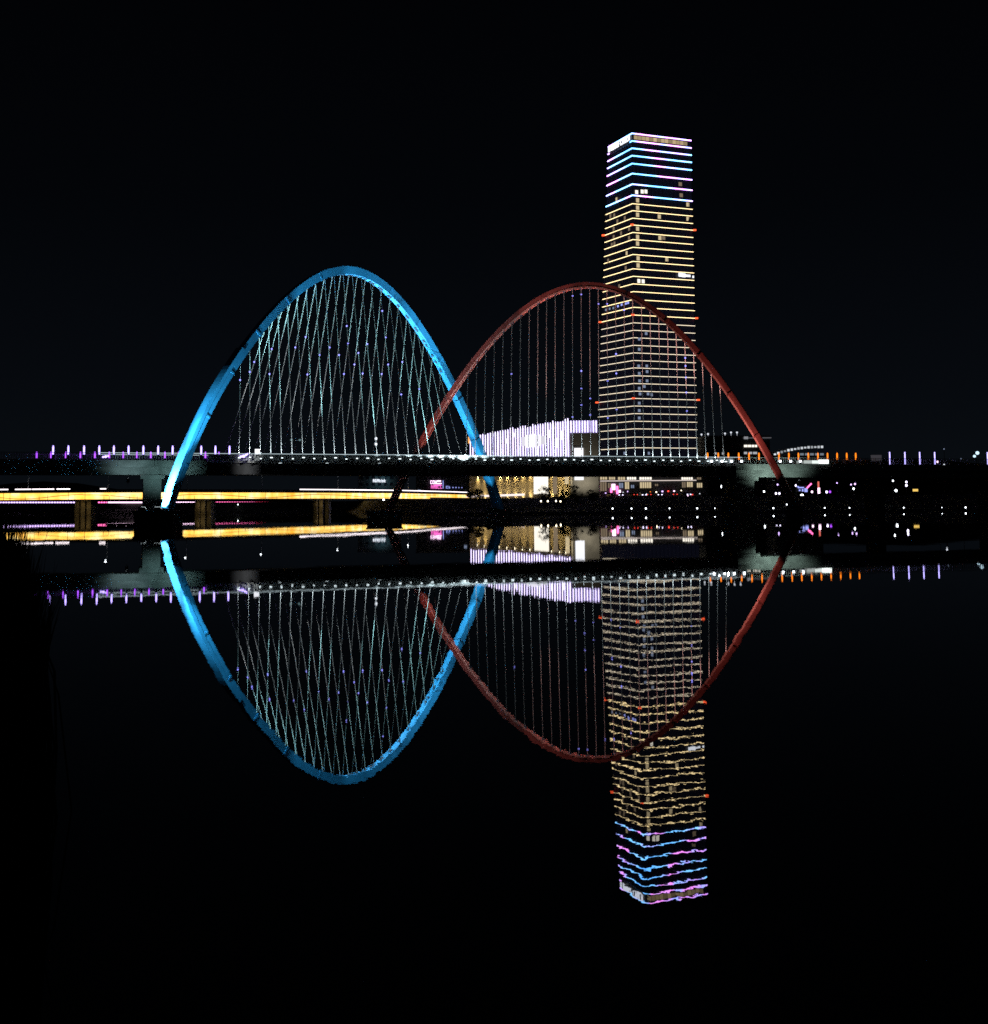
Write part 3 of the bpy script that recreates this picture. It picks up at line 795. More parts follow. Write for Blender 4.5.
for k in range(n):
    px = 471 + (569 - 471) * k / (n - 1)
    lo, hi = 0.0, LL
    for _ in range(40):
        m_ = (lo + hi) / 2; q = ML + ul * m_; q.z = 20
        if proj(q)[0] < px: lo = m_
        else: hi = m_
    P = ML + ul * lo + nl * .28
    mb = MB(); mb.bar((P.x, P.y, MZ0 + .1 + rs.uniform(0, .8)), (P.x, P.y, MZ1 - rs.uniform(-.5, .5) + (.5 if 60 < lo < LL else 0)), .30 if rs.random() < .7 else .48, .22, ul)
    mb.build('light_tube', M['e_tube'], hall)
for k in range(10):
    P = MC.lerp(MR, (k + .4) / 10) + nr * .28
    mb = MB(); mb.bar((P.x, P.y, z432 + .2), (P.x, P.y, MZ1 - .1), .26, .22, ur); mb.build('light_tube', M['e_tube'], hall)
P0 = at(527, 440, 655)
def on_left(px):
    lo, hi = 0.0, LL
    for _ in range(40):
        m_ = (lo + hi) / 2; q = ML + ul * m_; q.z = 20
        if proj(q)[0] < px: lo = m_
        else: hi = m_
    return ML + ul * lo
for x0, x1, y0, y1 in ((523, 526, 437, 446), (526.6, 531, 435, 447.5), (531.6, 536, 434.4, 447), (536.6, 541.5, 434.8, 446.2), (542.2, 546.5, 436, 444.5)):
    a, b = on_left(x0), on_left(x1); mb = MB(); c = (a + b) / 2 + nl * .5; z1 = at(x0, y0, c.y).z; z0 = at(x0, y1, c.y).z
    mb.box((c.x, c.y, (z0 + z1) / 2), (b - a).length, .2, z1 - z0, ul); mb.build('screen', emis('facade screen', (.93, .90, 1), rs.uniform(.75, 1.2)), hall)
for k, px in enumerate((494, 507, 515, 519, 551, 558, 563)):
    c = on_left(px) + nl * .45; y0 = rs.uniform(433, 446); mb = MB(); z1 = at(px, y0, c.y).z
    mb.box((c.x, c.y, z1), rs.uniform(.5, 1.1), .2, rs.uniform(1.5, 4), ul); mb.build('screen', M['e_screen'], hall)
mb = MB(); a = at(574.5, 470, 599); b = at(583.5, 470, 599); z1 = z_px(448, 579, 599); z0 = z_px(480, 579, 599)
mb.box(((a.x + b.x) / 2, 599.3, (z0 + z1) / 2), b.x - a.x, .3, z1 - z0); mb.build('glow_panel', M['e_panel'], hall)
mb = MB(); c = on_left(470) + nl * .4; mb.box((c.x, c.y, at(468, 440, c.y).z), 2.0, .4, 3.2, ul); mb.build('sign', emis('orange sign', (1, .45, .12), 1.2), hall)
# warm lit ground floor: glowing windows and wall washers that throw real scallops
for px0, px1, m in ((534, 548, 'e_winwhite'), (553, 557, 'e_windim'), (565, 571, 'e_win')):
    a = on_left(px0) if px0 < 569 else MC + ur * ((px0 - 570) * .4); b = on_left(px1) if px1 < 569 else MC + ur * ((px1 - 570) * .4)
    n_ = nl if px0 < 569 else nr; c = (a + b) / 2 + n_ * (.15 if px0 < 569 else .5); y0 = 494 if px0 < 560 else 484
    z0 = at(px0, y0, c.y).z; z1 = MZ0 - 1.2
    f_ = MB(); f_.box((c.x, c.y, (z0 + z1) / 2), (b - a).length, .2, z1 - z0, (b - a)); f_.build('window', M[m], hall)
for k, px in enumerate((478, 485, 492, 500, 507.5, 515.5, 523, 530.5, 552, 560, 566)):
    P = on_left(px) + nl * .7; P.z = MZ0 - 1.3
    mb = MB(); mb.box(P, .3, .3, .4, ul); mb.build('wall_lamp', M['e_warm'], hall)
    light('wall_lamp_light', P - V((0, 0, .25)), P - V((0, 0, 8)) - nl * 1.2, (1, .72, .28), 4200, 110, .4, .15, parent=hall)
    P2 = P.copy(); P2.z = 5.2
    light('wall_uplight', P2 + nl * 1.5, P2 + V((0, 0, 5)) - nl * 1.0, (1, .76, .34), 1100, 140, .8, .3, parent=hall)
light('added_wall_fill', MC.lerp(MR, .5) + nr * 9 + V((0, 0, 6)), MC.lerp(MR, .5) + V((0, 0, 22)), (1, .93, .78), 6500, 130, 1, .4, parent=hall)  # unseen lamp added to brighten the stone wall
mb = MB(); a = on_left(476) + nl * 5; b = on_left(535) + nl * 5; mb.bar(V((a.x, a.y, at(476, 496.5, a.y).z)), V((b.x, b.y, at(535, 494.5, b.y).z)), .9, .3); mb.build('awning_light', emis('pale awning', (1, .82, .78), 1.2), hall)

# ------------------------------------------------------------------ low building at the foot of the tower
PY = 640
def px_box(mb, x0, x1, y0, y1, Y, th, dy=0):
    a = at(x0, (y0 + y1) / 2, Y); b = at(x1, (y0 + y1) / 2, Y); zt_ = at((x0 + x1) / 2, y0, Y).z; zb_ = at((x0 + x1) / 2, y1, Y).z
    mb.box(((a.x + b.x) / 2, Y + dy, (zt_ + zb_) / 2), abs(b.x - a.x), th, zt_ - zb_)
a = at(599, 480, PY); b = at(708, 480, PY)
pod = thing('podium_building', ((a.x + b.x) / 2, PY, 4.6), 'low dark building with warm lit shop windows at the tower foot', 'building')
mb = MB(); mb.box(((a.x + b.x) / 2, PY + 20, 9.8), b.x - a.x, 40, 10.6); mb.build('wall', M['dark_wall'], pod)
for (x0, x1, y0, y1, m) in ((600, 607, 476.5, 479.6, 'e_win'), (609, 615, 476.5, 479.6, 'e_win'), (618, 625, 476.7, 479.8, 'e_win'), (627, 636, 476.8, 479.6, 'e_winwhite'), (639.5, 651.5, 476.5, 479.6, 'e_winwhite'), (681.5, 692.5, 476.6, 479.6, 'e_winwhite'), (697, 701, 477, 479.6, 'e_windim'),
                            (600, 606.5, 482, 491, 'e_windim'), (608, 611, 483, 488, 'e_windim'), (619, 623, 483, 488, 'e_winblue'), (625, 629, 482, 489, 'e_win'), (631, 634, 485, 488, 'e_winblue'), (640, 651, 482.2, 488, 'e_win'), (682, 685.5, 482, 487.5, 'e_windim'), (687, 692.5, 482, 487, 'e_win'), (697, 702, 483, 487.5, 'e_win'), (655, 658, 484, 486, 'e_windim')):
    mb = MB(); px_box(mb, x0, x1, y0, y1, PY, .3, -.17); wn = mb.build('window', M[m], pod)
    mb = MB(); nb = max(1, int((x1 - x0) / 2.5))
    for k in range(1, nb + 1):
        xx = x0 + (x1 - x0) * k / (nb + 1); px_box(mb, xx - .25, xx + .25, y0, y1, PY, .08, -.37)
    mb.build('frame', M['black'], wn)
mb = MB(); px_box(mb, 594, 696, 480.3, 481.1, PY, .5, -1.0); mb.build('light_strip', emis('pale strip', (1, .85, .78), .8), pod)
for x0, x1, y0, y1, m in ((611.5, 615, 484, 490, 'e_pinkw'), (616, 618, 486, 494, 'e_pink'), (610, 612, 488, 493, 'e_pink'), (618.5, 620.5, 490, 494, 'e_pinkw')):
    mb = MB(); px_box(mb, x0, x1, y0, y1, PY, .3, -1.2); mb.build('shop_light', M[m], pod)

rs = random.Random(31)
for k in range(18):
    x = 597 + 5.9 * k + rs.uniform(-2, 2); y = rs.uniform(489.5, 495.5)
    m = rs.choice(('e_pinkw', 'e_sign', 'e_violed', 'e_warm', 'e_tail', 'e_violed', 'e_orange'))
    mb = MB(); px_box(mb, x, x + rs.uniform(.5, 1.6), y, y + rs.uniform(.6, 1.5), PY, .3, -1.8); mb.build('shop_light', M[m], pod)

# ------------------------------------------------------------------ buildings right of the tower
a = at(704, 450, 690); b = at(770, 450, 690); zt_ = at(735, 435.5, 690).z
ofc = thing('office_building', ((a.x + b.x) / 2, 690, 4.6), 'dark low office block with three rows of white windows right of the tower', 'building')
mb = MB(); mb.box(((a.x + b.x) / 2, 705, (zt_ + 4.4) / 2), b.x - a.x, 30, zt_ - 4.4); mb.build('wall', M['dark_wall'], ofc)
mb = MB(); px_box(mb, 743, 771, 437.5, 438.4, 690, .8, -.6); mb.build('cornice', emis('cornice glow', (.9, .9, 1), .10), ofc)
for y, lst, m in ((437.9, ((744, 748),), 'e_grayrow'), (446, ((744, 747.4), (748, 751), (751.7, 754.3), (755, 757)), 'e_winwhite'), (453, ((744, 747), (749, 752), (753, 757)), 'e_grayrow'), (453.5, ((715, 716.5), (722, 724)), 'e_grayrow')):
    for x0, x1 in lst:
        mb = MB(); px_box(mb, x0, x1, y - 1.1, y + 1.1, 690, .3, -.18); mb.build('window', M[m], ofc)
for x, y in ((701.5, 434.5), (708, 434), (725, 433.5), (731, 432.5), (737, 432.5)):
    mb = MB(); P = at(x, y, 691); mb.ball(P, .45, 8, 5); mb.bar(P - V((0, 0, .4)), V((P.x, P.y, zt_ - .1)), .12); mb.build('roof_lamp', emis('roof lamp', (.85, .9, 1), .9), ofc)
# pavilion with a rising curved roof
pv0 = at(770, 470, 660); pv = thing('pavilion', (pv0.x + 10, 660, 4.6), 'low pavilion with a rising curved roof edged in white lamps', 'building')
mb = MB(); prof = [(774, 453), (780, 450.8), (788, 448.6), (798, 446.8), (808, 445.6), (822, 445.2)]
pts = [at(x, y, 660) for x, y in prof]
for p, q in zip(pts, pts[1:]): mb.hexa([V((p.x, 659, p.z - .5)), V((q.x, 659, q.z - .5)), V((q.x, 690, q.z - .5)), V((p.x, 690, p.z - .5)), V((p.x, 659, p.z)), V((q.x, 659, q.z)), V((q.x, 690, q.z)), V((p.x, 690, p.z))])
mb.build('roof', M['dark_wall'], pv)
mb = MB(); mb.prism([(pts[0].x + .5, 661), (pts[-1].x - .5, 661), (pts[-1].x - .5, 689), (pts[0].x + .5, 689)], 4.4, pts[0].z - .6); mb.build('wall', M['dark_wall'], pv)
rs = random.Random(2)
for k in range(15):
    x = 775 + 47 * k / 14; y = float(np.interp(x, [p[0] for p in prof], [p[1] for p in prof])) + 1.7
    mb = MB(); P = at(x, y, 658.7); mb.box(P, .95, .3, .7 + (.3 if k % 3 else 0)); mb.build('roof_lamp', emis('pavilion lamp', (.88, .94, 1), rs.uniform(.25, .95)), pv)
for k in range(5):
    x = 800 + 5 * k; mb = MB(); px_box(mb, x, x + 3.6, 453.2, 455.4, 661, .3, -.2); mb.build('window', emis('pavilion window', (.7, .85, 1), .22), pv)

# ------------------------------------------------------------------ buildings with signs behind the road bridge
def sign_building(px0, px1, pyt, Y, lab, tint):
    a = at(px0, 480, Y); b = at(px1, 480, Y); zt_ = at((px0 + px1) / 2, pyt, Y).z
    o = thing('office_building', ((a.x + b.x) / 2, Y, 4.6), lab, 'building')
    mb = MB(); mb.box(((a.x + b.x) / 2, Y + 12, (zt_ + 4.4) / 2), b.x - a.x, 24, zt_ - 4.4); mb.build('wall', M['dark_wall'], o)
    mb = MB(); mb.box(((a.x + b.x) / 2, Y + 12, zt_ + .4), b.x - a.x + .6, 24.6, .8); mb.build('parapet', M['dark_wall'], o)
    rs = random.Random(int(px0))
    for i in range(int((b.x - a.x) / 3.2)):
        for j in range(int((zt_ - 6) / 3.4)):
            mb = MB(); mb.box((a.x + 1.8 + i * 3.2, Y - .03, 7 + j * 3.4), 1.6, .14, 1.5); mb.build('window', M['e_winblue'] if rs.random() < .03 else M['glass'], o)
    return o
def glyphs(mb, px0, px1, y0, y1, Y, seed):
    rs = random.Random(seed); x = px0
    while x < px1 - .6:
        wd = rs.uniform(1.3, 2.2)
        px_box(mb, x, x + .45, y0, y1, Y, .15)
        if rs.random() < .6: px_box(mb, x + wd - .45, x + wd, y0 + rs.choice((0, .8)), y1, Y, .15)
        for yy in rs.sample((y0, (y0 + y1) / 2 - .25, y1 - .5), 2): px_box(mb, x, x + wd, yy, yy + .5, Y, .17)
        x += wd + .6
o = sign_building(358, 398, 470, 800, 'dark office block with a small white sign behind the road bridge', 0)
mb = MB(); glyphs(mb, 373, 386.5, 479.2, 482.2, 799.2, 4); mb.build('sign', M['e_sign'], o)
light('facade_light', at(381, 478, 794), at(381, 483, 800), (.3, .75, .9), 900, 150, 1, .3, parent=o)
o = sign_building(416, 476, 468, 840, 'dark block carrying a magenta sign and a row of small white letters', 0)
mb = MB(); glyphs(mb, 430.5, 436, 480.5, 484, 839.2, 8); px_box(mb, 436.5, 441, 480.5, 481.5, 839.2, .16); px_box(mb, 437, 441.5, 483, 484, 839.2, .16); mb.build('sign', M['e_pinkw'], o)
mb = MB(); glyphs(mb, 431, 441, 485, 488.6, 839.2, 11); px_box(mb, 434, 441, 484.6, 486, 839.1, .14); mb.build('sign', M['e_signpink'], o)
mb = MB(); px_box(mb, 442.8, 443.4, 480.5, 488.5, 839.2, .15); glyphs(mb, 446, 451, 486, 488.4, 839.2, 2); px_box(mb, 452.5, 453.5, 487, 488, 839.2, .15); px_box(mb, 455.5, 456.5, 487, 488, 839.2, .15); px_box(mb, 458.5, 459.3, 487.2, 488, 839.2, .15); px_box(mb, 461.5, 462.3, 487.2, 488, 839.2, .15)
mb.build('sign', M['e_signblue'], o)

# ------------------------------------------------------------------ road bridge with amber lit side
ctrl = [(-120, 505), (-30, 506), (60, 508), (110, 510), (180, 527), (260, 560), (330, 600), (400, 655), (445, 735), (480, 830)]
cx_ = [c[0] for c in ctrl]; cy_ = [c[1] for c in ctrl]
def rb(px): return float(np.interp(px, cx_, cy_))
def rpt(px, z, off=0.0):
    Y = rb(px) + off; P = at(px, 495, Y); return V((P.x, P.y, z))
rbz0, rbz1 = 5.35, 7.95
road = thing('road_bridge', rpt(200, 0), 'long low road bridge with an amber glowing side behind the arches', 'bridge')
pxs = list(range(-100, 481, 10))
mb = MB(); mb2 = MB()
for p, q in zip(pxs, pxs[1:]):
    mb.hexa([rpt(p, rbz0 + .1, .5), rpt(q, rbz0 + .1, .5), rpt(q, rbz0 + .1, 14), rpt(p, rbz0 + .1, 14), rpt(p, rbz1, .5), rpt(q, rbz1, .5), rpt(q, rbz1, 14), rpt(p, rbz1, 14)])
    mb2.hexa([rpt(p, rbz1 + .01, -.6), rpt(q, rbz1 + .01, -.6), rpt(q, rbz1 + .01, 14.6), rpt(p, rbz1 + .01, 14.6), rpt(p, rbz1 + .35, -.6), rpt(q, rbz1 + .35, -.6), rpt(q, rbz1 + .35, 14.6), rpt(p, rbz1 + .35, 14.6)])
    mb2.hexa([rpt(p, rbz1 + .352, -.5), rpt(q, rbz1 + .352, -.5), rpt(q, rbz1 + .352, -.25), rpt(p, rbz1 + .352, -.25), rpt(p, rbz1 + .95, -.5), rpt(q, rbz1 + .95, -.5), rpt(q, rbz1 + .95, -.25), rpt(p, rbz1 + .95, -.25)])
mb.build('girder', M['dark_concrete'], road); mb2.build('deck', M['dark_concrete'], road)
rs = random.Random(21)
for g in range(0, len(pxs) - 1, 4):  # amber light on the girder side, put in as glowing strips
    seg = pxs[g:g + 5]; mb = MB(); h0 = rbz0 + .2; h1 = rbz1 - .2
    for p, q in zip(seg, seg[1:]):
        if p >= 430: h0 = rbz0 + .8
        mb.hexa([rpt(p, h0, .2), rpt(q, h0, .2), rpt(q, h0, .48), rpt(p, h0, .48), rpt(p, h1, .2), rpt(q, h1, .2), rpt(q, h1, .48), rpt(p, h1, .48)])
        if (p // 10) % 2: mb2 = None
    mb.build('amber_glow', AMB[rs.choice((0, 1, 1, 2))] if seg[0] < 400 else AMB[0], road)
mb = MB()                                                                    # brackets along the band
for p in [-96 + 12.3 * q + rs.uniform(-5, 5) for q in range(43)]: mb.bar(rpt(p, rbz0 + .1, .05), rpt(p, rbz1 - rs.choice((.05, .9, 1.4)), .05), .10, .2)
mb.build('bracket_row', M['dark_concrete'], road)
mb = MB()                                                                    # sagging dark tube put in for the dark wavy line across the band
for a_, b_ in ((83, 203), (203, 321), (321, 436), (-40, 83)):
    path = []
    for k in range(13):
        f = k / 12; path.append(rpt(a_ + (b_ - a_) * f, rbz1 - .9 - .9 * (1 - (2 * f - 1) ** 2) + .35 * math.sin(f * 9), -.1))
    mb.tube(path, .11, 5)
mb.build('sagging_line', M['black'], road)
for a_, b_ in ((-60, 8), (15, 31), (32, 54), (56.5, 70), (100, 106), (300, 478)):
    mb = MB(); xs_ = np.arange(a_, b_, 8).tolist() + [b_]
    for p, q in zip(xs_, xs_[1:]): mb.bar(rpt(p, rbz1 + 1.1, -.4), rpt(q, rbz1 + 1.1, -.4), .34, .3)
    mb.build('parapet_light', M['e_trail'], road)
for px in (-42, 83, 203, 321, 434):
    mb = MB()
    for d in (-6, 0, 6):
        P = rpt(px + d, 0, 2.0); mb.prism([(P.x - .7, P.y), (P.x + .7, P.y), (P.x + .7, P.y + 9), (P.x - .7, P.y + 9)], -2, rbz0 - .5)
    a = rpt(px - 8, 0, 1.5); b = rpt(px + 8, 0, 1.5)
    mb.prism([(a.x, a.y), (b.x, b.y), (b.x, b.y + 10.5), (a.x, a.y + 10.5)], rbz0 - .497, rbz0 + .098)
    mb.build('pier', M['concrete'], road)
    P = rpt(px, rbz0 - .3, -2); light('pier_light', P, P + V((0, 2, -4)), (1, .6, .2), 160, 150, 1, .2, parent=road)
# lamp posts on it
L = [28, 108, 187, 262, 338, 408]; o0 = None
for i, px in enumerate(L):
    P = rpt(px, rbz1 + .35, .4); lab = 'slim street lamp on the amber road bridge, ' + nth(i, len(L))
    if o0 is None:
        o0 = thing('street_lamp', P, lab, 'street lamp', 'street lamps on the road bridge')
        mb = MB(); mb.tube([P, P + V((0, 0, 6.8)), P + V((0, -.6, 7.15)), P + V((0, -1.6, 7.2))], [.11, .07, .06, .05], 6); mb.build('pole', M['rail'], o0)
        mb = MB(); mb.box(P + V((0, -1.8, 7.1)), .5, .9, .16); mb.build('lamp_head', M['black'], o0)
        mb = MB(); mb.ball(P + V((0, -1.8, 6.85)), .34, 8, 5, .6); mb.build('lens', M['e_white'], o0)
    else: copy_tree(o0, P, None, lab)
# cars standing on the road bridge near the left end
# riverside railing with coloured leds behind the road bridge
def led_run(px0, px1, step, m, ww, name, lab):
    Y = 662; P = at((px0 + px1) / 2, 502.4, Y); o = thing('lit_railing', (P.x, P.y, 4.6), lab, 'railing', 'led lit riverside railings')
    a = at(px0, 502.4, Y); b = at(px1, 502.4, Y)
    mb = MB(); mb.bar((a.x, Y + .2, a.z + .25), (b.x, Y + .2, b.z + .25), .1, .1)
    k = a.x
    while k < b.x: mb.bar((k, Y + .2, 3.4), (k, Y + .2, a.z + .3), .1); k += 3
    mb.build('rail', M['black'], o)
    mb = MB(); x = px0
    while x < px1:
        p = at(x, 502.4, Y); q = at(min(px1, x + ww), 502.4, Y); mb.bar(p, q, .55, .3); x += step
    mb.build('led_row', m, o)
led_run(0, 75, 2.7, M['e_violed'], 1.8, '', 'riverside railing of violet white leds at the far left')
led_run(93, 107, 2.6, M['e_pink'], 1.7, '', 'short riverside railing of pink leds left of the left bridge pier')
led_run(108, 143, 40, M['e_pinkw'], 34, '', 'unbroken white lit railing left of the blue arch foot')
led_run(173, 197, 2.4, M['e_pinkw'], 1.8, '', 'riverside railing of white leds right of the blue arch foot')
led_run(209, 255, 2.5, M['e_pink'], 1.7, '', 'riverside railing of pink leds in the middle')
led_run(256, 330, 2.8, M['e_redled'], 1.5, '', 'riverside railing of dim red leds in the middle')
led_run(336, 440, 4.3, emis('sparse led', (1, .55, .35), .8), 1.2, '', 'riverside railing of sparse dim leds near the red arch foot')

# ------------------------------------------------------------------ lamps along the banks
def lamp_proto(name, P, m, r_, lab, grp, pole, cat):
    o = thing(name, (P.x, P.y, ground_z(P.x, P.y)), lab, cat, grp); g = ground_z(P.x, P.y)
    mb = MB(); mb.tube([(P.x, P.y, min(g, P.z - .3)), P - V((0, 0, r_ * .8))], .06 if pole < 2 else .1, 6); mb.build('pole', M['black'], o)
    mb = MB(); mb.ball(P, r_, 10, 6, 1.15); mb.build('lamp_head', M[m], o)
    return o
prom = [612.6, 631.5, 645.9, 669.5, 697.2, 714.8, 733, 773.4, 824.7, 849.5, 875.8, 903.7, 941.9, 965.6]
for i, px in enumerate(prom):
    P = at(px, 508.6 - (px - 612) * .003, 408)
    lamp_proto('promenade_lamp', P, 'e_white', (.19, .17, .2, .15, .18, .12, .17, .19, .16, .14, .2, .15, .09, .2)[i], 'low white lamp on the dark right river bank, ' + nth(i, len(prom)), 'promenade lamps at the waterline', 1, 'lamp')
upper = [(786.8, 504.5), (838, 503.7), (853.7, 504), (868.8, 503.8), (883, 504.5), (900.5, 504.9), (913, 505.4)]
for i, (px, py) in enumerate(upper):
    lamp_proto('path_lamp', at(px, py, 440), 'e_white', .17 if i not in (5, 6) else .22, 'small pale path lamp above the waterline lamps, ' + nth(i, len(upper)), 'path lamps on the right bank', 1, 'lamp')
left = [(238, 504.5), (370, 509.6), (383.6, 499.8), (405.5, 509), (437, 508.4), (452.6, 500), (456.6, 507.8)]
for i, (px, py) in enumerate(left):
    Y = 655 if py < 505 else 638 if px < 450 else 560
    lamp_proto('bank_lamp', at(px, py, Y), 'e_white', .42 if i == 2 else .22, 'small white lamp on the far bank under the blue arch, ' + nth(i, len(left)), 'lamps on the far left bank', 1, 'lamp')
street = [(722.5, 486.5, .75, 'e_white'), (764, 491.6, .4, 'e_white'), (776, 493.5, .45, 'e_head'), (779.4, 493.5, .45, 'e_head'), (777.6, 484.6, .38, 'e_violed'), (802, 496, .8, 'e_white'), (812, 491.8, .5, 'e_pinkw'), (826.7, 492, .5, 'e_head'),
          (830, 491.8, .5, 'e_vio'), (837, 483, .3, 'e_violed'), (851, 484.6, .34, 'e_violed'), (855, 484, .4, 'e_violed'), (853.7, 488.8, .42, 'e_white'), (893, 480.8, .36, 'e_white'), (896, 490.6, .55, 'e_white'), (906.4, 482, .45, 'e_head'), (906.4, 485.4, .5, 'e_head'), (912, 496, .3, 'e_white'),
          (865, 488, .25, 'e_violed'), (795.8, 485.5, .4, 'e_head')]
street.sort(key=lambda q: q[0])
for i, (px, py, r_, m) in enumerate(street):
    tint = {'e_white': 'white', 'e_head': 'violet white', 'e_violed': 'pale violet', 'e_pinkw': 'pinkish', 'e_vio': 'purple'}[m]
    lamp_proto('street_lamp', at(px, py, 535 + (i * 37) % 40), m, r_ * .8, tint + ' street lamp below the right bridge approach, ' + nth(i, len(street)), 'street lamps behind the right bank', 3, 'street lamp')
far = [(944, 449, .25, 'e_winblue'), (944, 465, .4, 'e_sign'), (937.5, 461.8, .4, 'e_pinkw'), (961, 458.8, .25, 'e_winblue')]
far.sort()
for i, (px, py, r_, m) in enumerate(far):
    lamp_proto('street_lamp', at(px, py, 600), m, r_, 'faint lamp beyond the right approach light bars, ' + nth(i, len(far)), 'lamps beyond the right approach', 3, 'street lamp')
P = at(976.5, 453.5, 420); o = thing('street_lamp', (P.x, P.y, 4), 'bright bluish twin head street lamp at the far right edge', 'street lamp')
mb = MB(); mb.tube([(P.x, P.y, .5), P - V((0, 0, .4))], .1, 8); mb.build('pole', M['black'], o)
for dx, dz, r_ in ((.25, .15, .55), (-.6, -.75, .42)):
    mb = MB(); mb.ball(P + V((dx, 0, dz)), r_, 8, 6, .9); mb.build('lamp_head', emis('bluish lamp', (.6, .85, 1), 1.4), o)
# illuminated signs below the right approach
P = at(802, 488.5, 560); o = thing('neon_sign', (P.x, P.y, 4.6), 'violet and pink neon sign cluster below the right approach', 'sign')
mb = MB(); mb.bar((P.x, P.y + .3, 4), (P.x, P.y + .3, P.z), .2); px_box(mb, 796, 808, 485.5, 491.5, 560, .2, .35); mb.build('board', M['black'], o)
for x0, x1, y0, y1 in ((797, 799, 486.2, 487.2), (798, 804, 487, 488.2), (799, 800.5, 489.5, 491), (802, 803.5, 489, 491.5), (804.5, 807.5, 488.2, 492)): 
    mb = MB(); px_box(mb, x0, x1, y0, y1, 560, .2, .1); mb.build('letter', M['e_signblue'], o)
mb = MB(); mb.bar(at(807, 488, 559.6), at(811.5, 483.4, 559.6), .5, .2); mb.build('slash', M['e_pink'], o)
P = at(818.6, 487, 565); o = thing('neon_sign', (P.x, P.y, 4.6), 'narrow upright red and pink neon sign right of the violet cluster', 'sign')
mb = MB(); mb.bar((P.x, P.y + .3, 4), (P.x, P.y + .3, P.z + 2), .3); mb.build('post', M['black'], o)
mb = MB(); px_box(mb, 817.6, 819.2, 481.5, 487.5, 565, .2); mb.build('upper_panel', emis('red panel', (1, .2, .15), .8), o)
mb = MB(); px_box(mb, 817.8, 820, 487.8, 493.5, 565, .2); mb.build('lower_panel', M['e_pinkw'], o)
P = at(915.4, 490.2, 540); o = thing('neon_sign', (P.x, P.y, 4.6), 'small flat yellow lit sign at the right bank', 'sign')
mb = MB(); px_box(mb, 912.8, 918, 489, 491.4, 540, .2); mb.build('panel', M['e_yellow'], o)
mb = MB(); mb.bar((P.x, P.y + .25, 4), (P.x, P.y + .25, P.z), .2); mb.build('post', M['black'], o)
P = at(876, 458, 470); o = thing('billboard', (P.x, P.y, 4.6), 'dim grey billboard left of the right approach light bars', 'billboard')
mb = MB(); px_box(mb, 871, 881.5, 455, 461, 470, .3); mb.build('panel', emis('dim board', (.9, .85, 1), .045), o)
mb = MB()
for d in (-1.2, 1.2): mb.bar((P.x + d, P.y + .3, 4), (P.x + d, P.y + .3, P.z + .6), .25)
mb.build('post', M['black'], o)

# ------------------------------------------------------------------ parked cars on the bank road
def car(P, rz, paint, lab, lamps):
    o = thing('parked_car', (0, 0, 0), lab, 'car', 'cars on the bank road')
    mb = MB(); pr = [(-2.2, .35), (-2.25, .85), (-1.5, .98), (-.9, 1.45), (.7, 1.47), (1.35, .98), (2.1, .85), (2.2, .38)]
    n = len(mb.v)
    for y in (-.85, .85): mb.v += [V((x, y * (1 if z < 1.1 else .85), z)) for x, z in pr]
    k = len(pr); mb.f.append(tuple(range(k))); mb.f.append(tuple(reversed(range(k, 2 * k))))
    for i in range(k): j = (i + 1) % k; mb.f.append((j, i, k + i, k + j))
    mb.build('body', M[paint], o)
    mb = MB()
    for y in (-.80, .80): mb.quad((-1.2, y, 1.02), (1.05, y, 1.02), (.6, y * .96, 1.40), (-.8, y * .96, 1.40))
    mb.build('window', M['glass'], o)
    for x in (-1.35, 1.35):
        for y in (-.8, .8):
            mb = MB(); mb.tube([(x, y - .1, .33), (x, y + .1, .33)], .33, 12); mb.build('wheel', M['tyre'], o)
    for y in (-.6, .6):
        mb = MB(); mb.box((2.16, y, .68), .2, .36, .2); mb.build('headlight', M['e_head' if lamps != 'tail' else 'black'], o)
        mb = MB(); mb.box((-2.2, y, .75), .2, .36, .18); mb.build('tail_light', M['e_tail' if lamps != 'head' else 'black'], o)
    o.location = P; o.rotation_euler = (0, 0, rz); return o
cars = [(611, -1.35, 'car_c', 'tail'), (621.3, -1.7, 'car_a', 'head'), (633, 1.9, 'car_b', 'tail'), (643, -1.45, 'car_c', 'head'), (651, 1.2, 'car_a', 'tail'), (661, -1.8, 'car_b', 'head'), (675, 1.5, 'car_c', 'tail'), (686, -1.2, 'car_c', 'head')]
names = {'car_c': 'white', 'car_a': 'grey', 'car_b': 'dark'}
for i, (px, rz, pt, lm) in enumerate(cars):
    P = at(px, 497, 508); P.z = 4.79
    car(P, rz, pt, names[pt] + ' car with glowing ' + ('head' if lm == 'head' else 'tail') + 'lights on the bank road, ' + nth(i, len(cars)), lm)

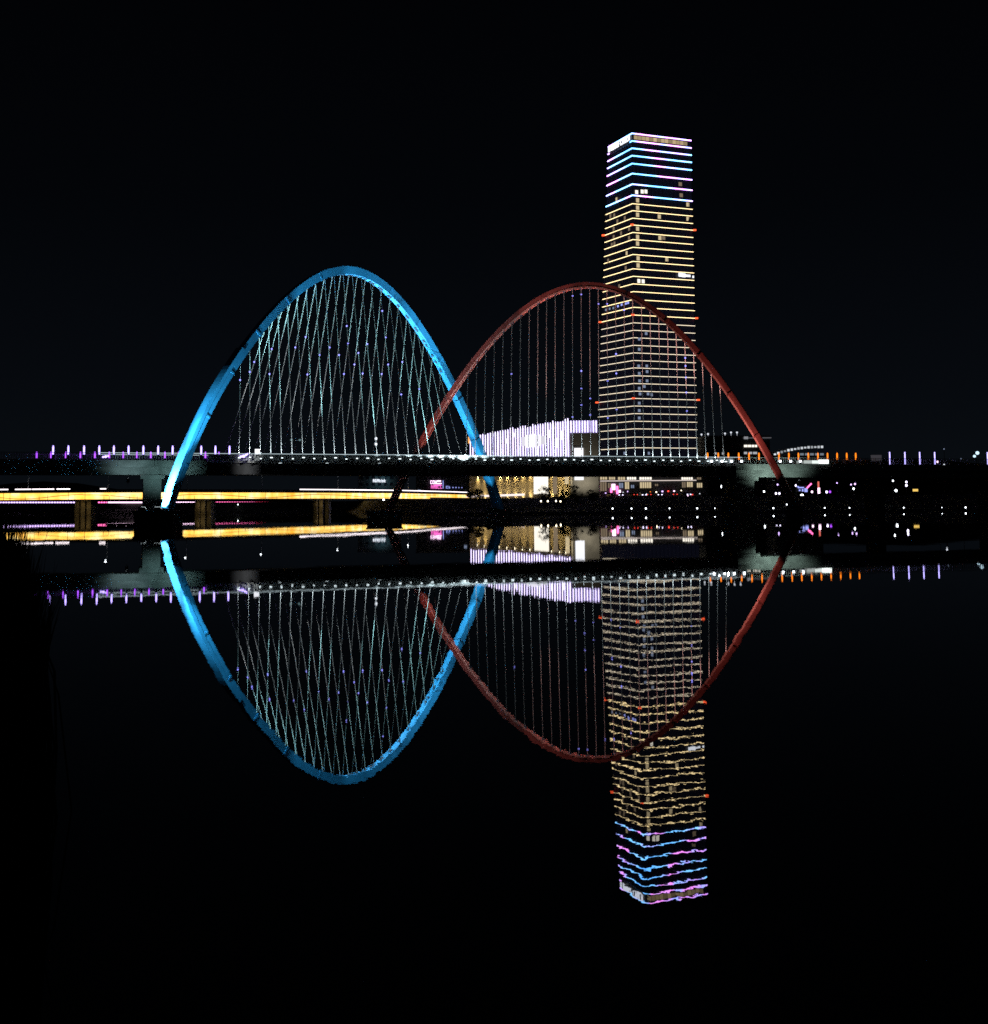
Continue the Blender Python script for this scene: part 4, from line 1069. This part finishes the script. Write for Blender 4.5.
# ------------------------------------------------------------------ trees on the far bank
def tree(px, py_top, Y, wd, lab, seed):
    rs = random.Random(seed); B = at(px, 500, Y); g = ground_z(B.x, B.y); top = at(px, py_top, Y).z; H = top - g; B.z = g
    o = thing('tree', B, lab, 'tree', 'round trees on the right bank')
    mb = MB(); mb.tube([B - V((0, 0, .3)), B + V((.1, 0, H * .35)), B + V((.05, .1, H * .7))], [.22, .16, .07], 7)
    for k in range(6):
        a = k * 1.05 + rs.random(); q = B + V((0, 0, H * (.32 + .05 * k))); mb.tube([q, q + V((math.cos(a) * wd * .3, math.sin(a) * wd * .3, H * .22))], [.07, .03], 5)
    mb.build('trunk', M['bark'], o)
    mb = MB(); c0 = B + V((0, 0, H * .62)); cl = []
    for k in range(26):
        a = rs.uniform(0, 6.28); r_ = wd * .5 * math.sqrt(rs.random()) * .8; z = rs.uniform(-.36, .36) * H
        r_ *= math.sqrt(max(.12, 1 - (z / (.42 * H)) ** 2)); cl.append((c0 + V((math.cos(a) * r_, math.sin(a) * r_, z)), rs.uniform(.35, .8)))
    for k in range(1500):
        c, r_ = rs.choice(cl); d = V((rs.gauss(0, 1), rs.gauss(0, 1), rs.gauss(0, .8))) * r_ * .55; p = c + d
        a = V((rs.gauss(0, 1), rs.gauss(0, 1), rs.gauss(0, 1))).normalized() * rs.uniform(.08, .17); b = V((rs.gauss(0, 1), rs.gauss(0, 1), rs.gauss(0, 1))).normalized() * rs.uniform(.08, .16)
        mb.quad(p - a, p + b, p + a, p - b)
    mb.build('crown', M['leaf'], o)
tree(545, 486.5, 440, 4.6, 'round dark tree in front of the warm lit ground floor, left of two', 1)
tree(575, 485.5, 440, 6.0, 'broad dark tree in front of the warm lit ground floor, right of two', 2)
tree(479, 489.5, 470, 3.6, 'small dark tree at the left end of the warm lit hall', 3)
tree(470, 491.5, 520, 3.4, 'small dark tree where the amber road bridge meets the bank', 4)
tree(563, 490.5, 452, 3.4, 'low bushy tree between the two round dark trees', 6)
tree(592, 490, 455, 3.8, 'small dark tree at the right end of the warm lit hall', 7)
# low bank lamps under the trees
for i, (px, py) in enumerate(((541, 501.2), (547.8, 501.2), (556, 501), (560.5, 501.4))):
    lamp_proto('bank_lamp', at(px, py, 432), 'e_warm', .22, 'warm lamp on the bank below the two round trees, ' + nth(i, 4), 'warm lamps under the round trees', 1, 'lamp')

for o in bpy.data.objects:
    if '_o' in o: del o['_o']

# ------------------------------------------------------------------ render settings
S.render.engine = 'CYCLES'
S.cycles.use_denoising = False
S.cycles.filter_width = 1.6
S.cycles.max_bounces = 5; S.cycles.diffuse_bounces = 1; S.cycles.glossy_bounces = 3
S.cycles.caustics_reflective = False; S.cycles.caustics_refractive = False
S.cycles.sample_clamp_indirect = 6
S.view_settings.view_transform = 'Standard'; S.view_settings.look = 'None'
S.view_settings.exposure = 0; S.view_settings.gamma = 1; S.view_settings.use_curve_mapping = False
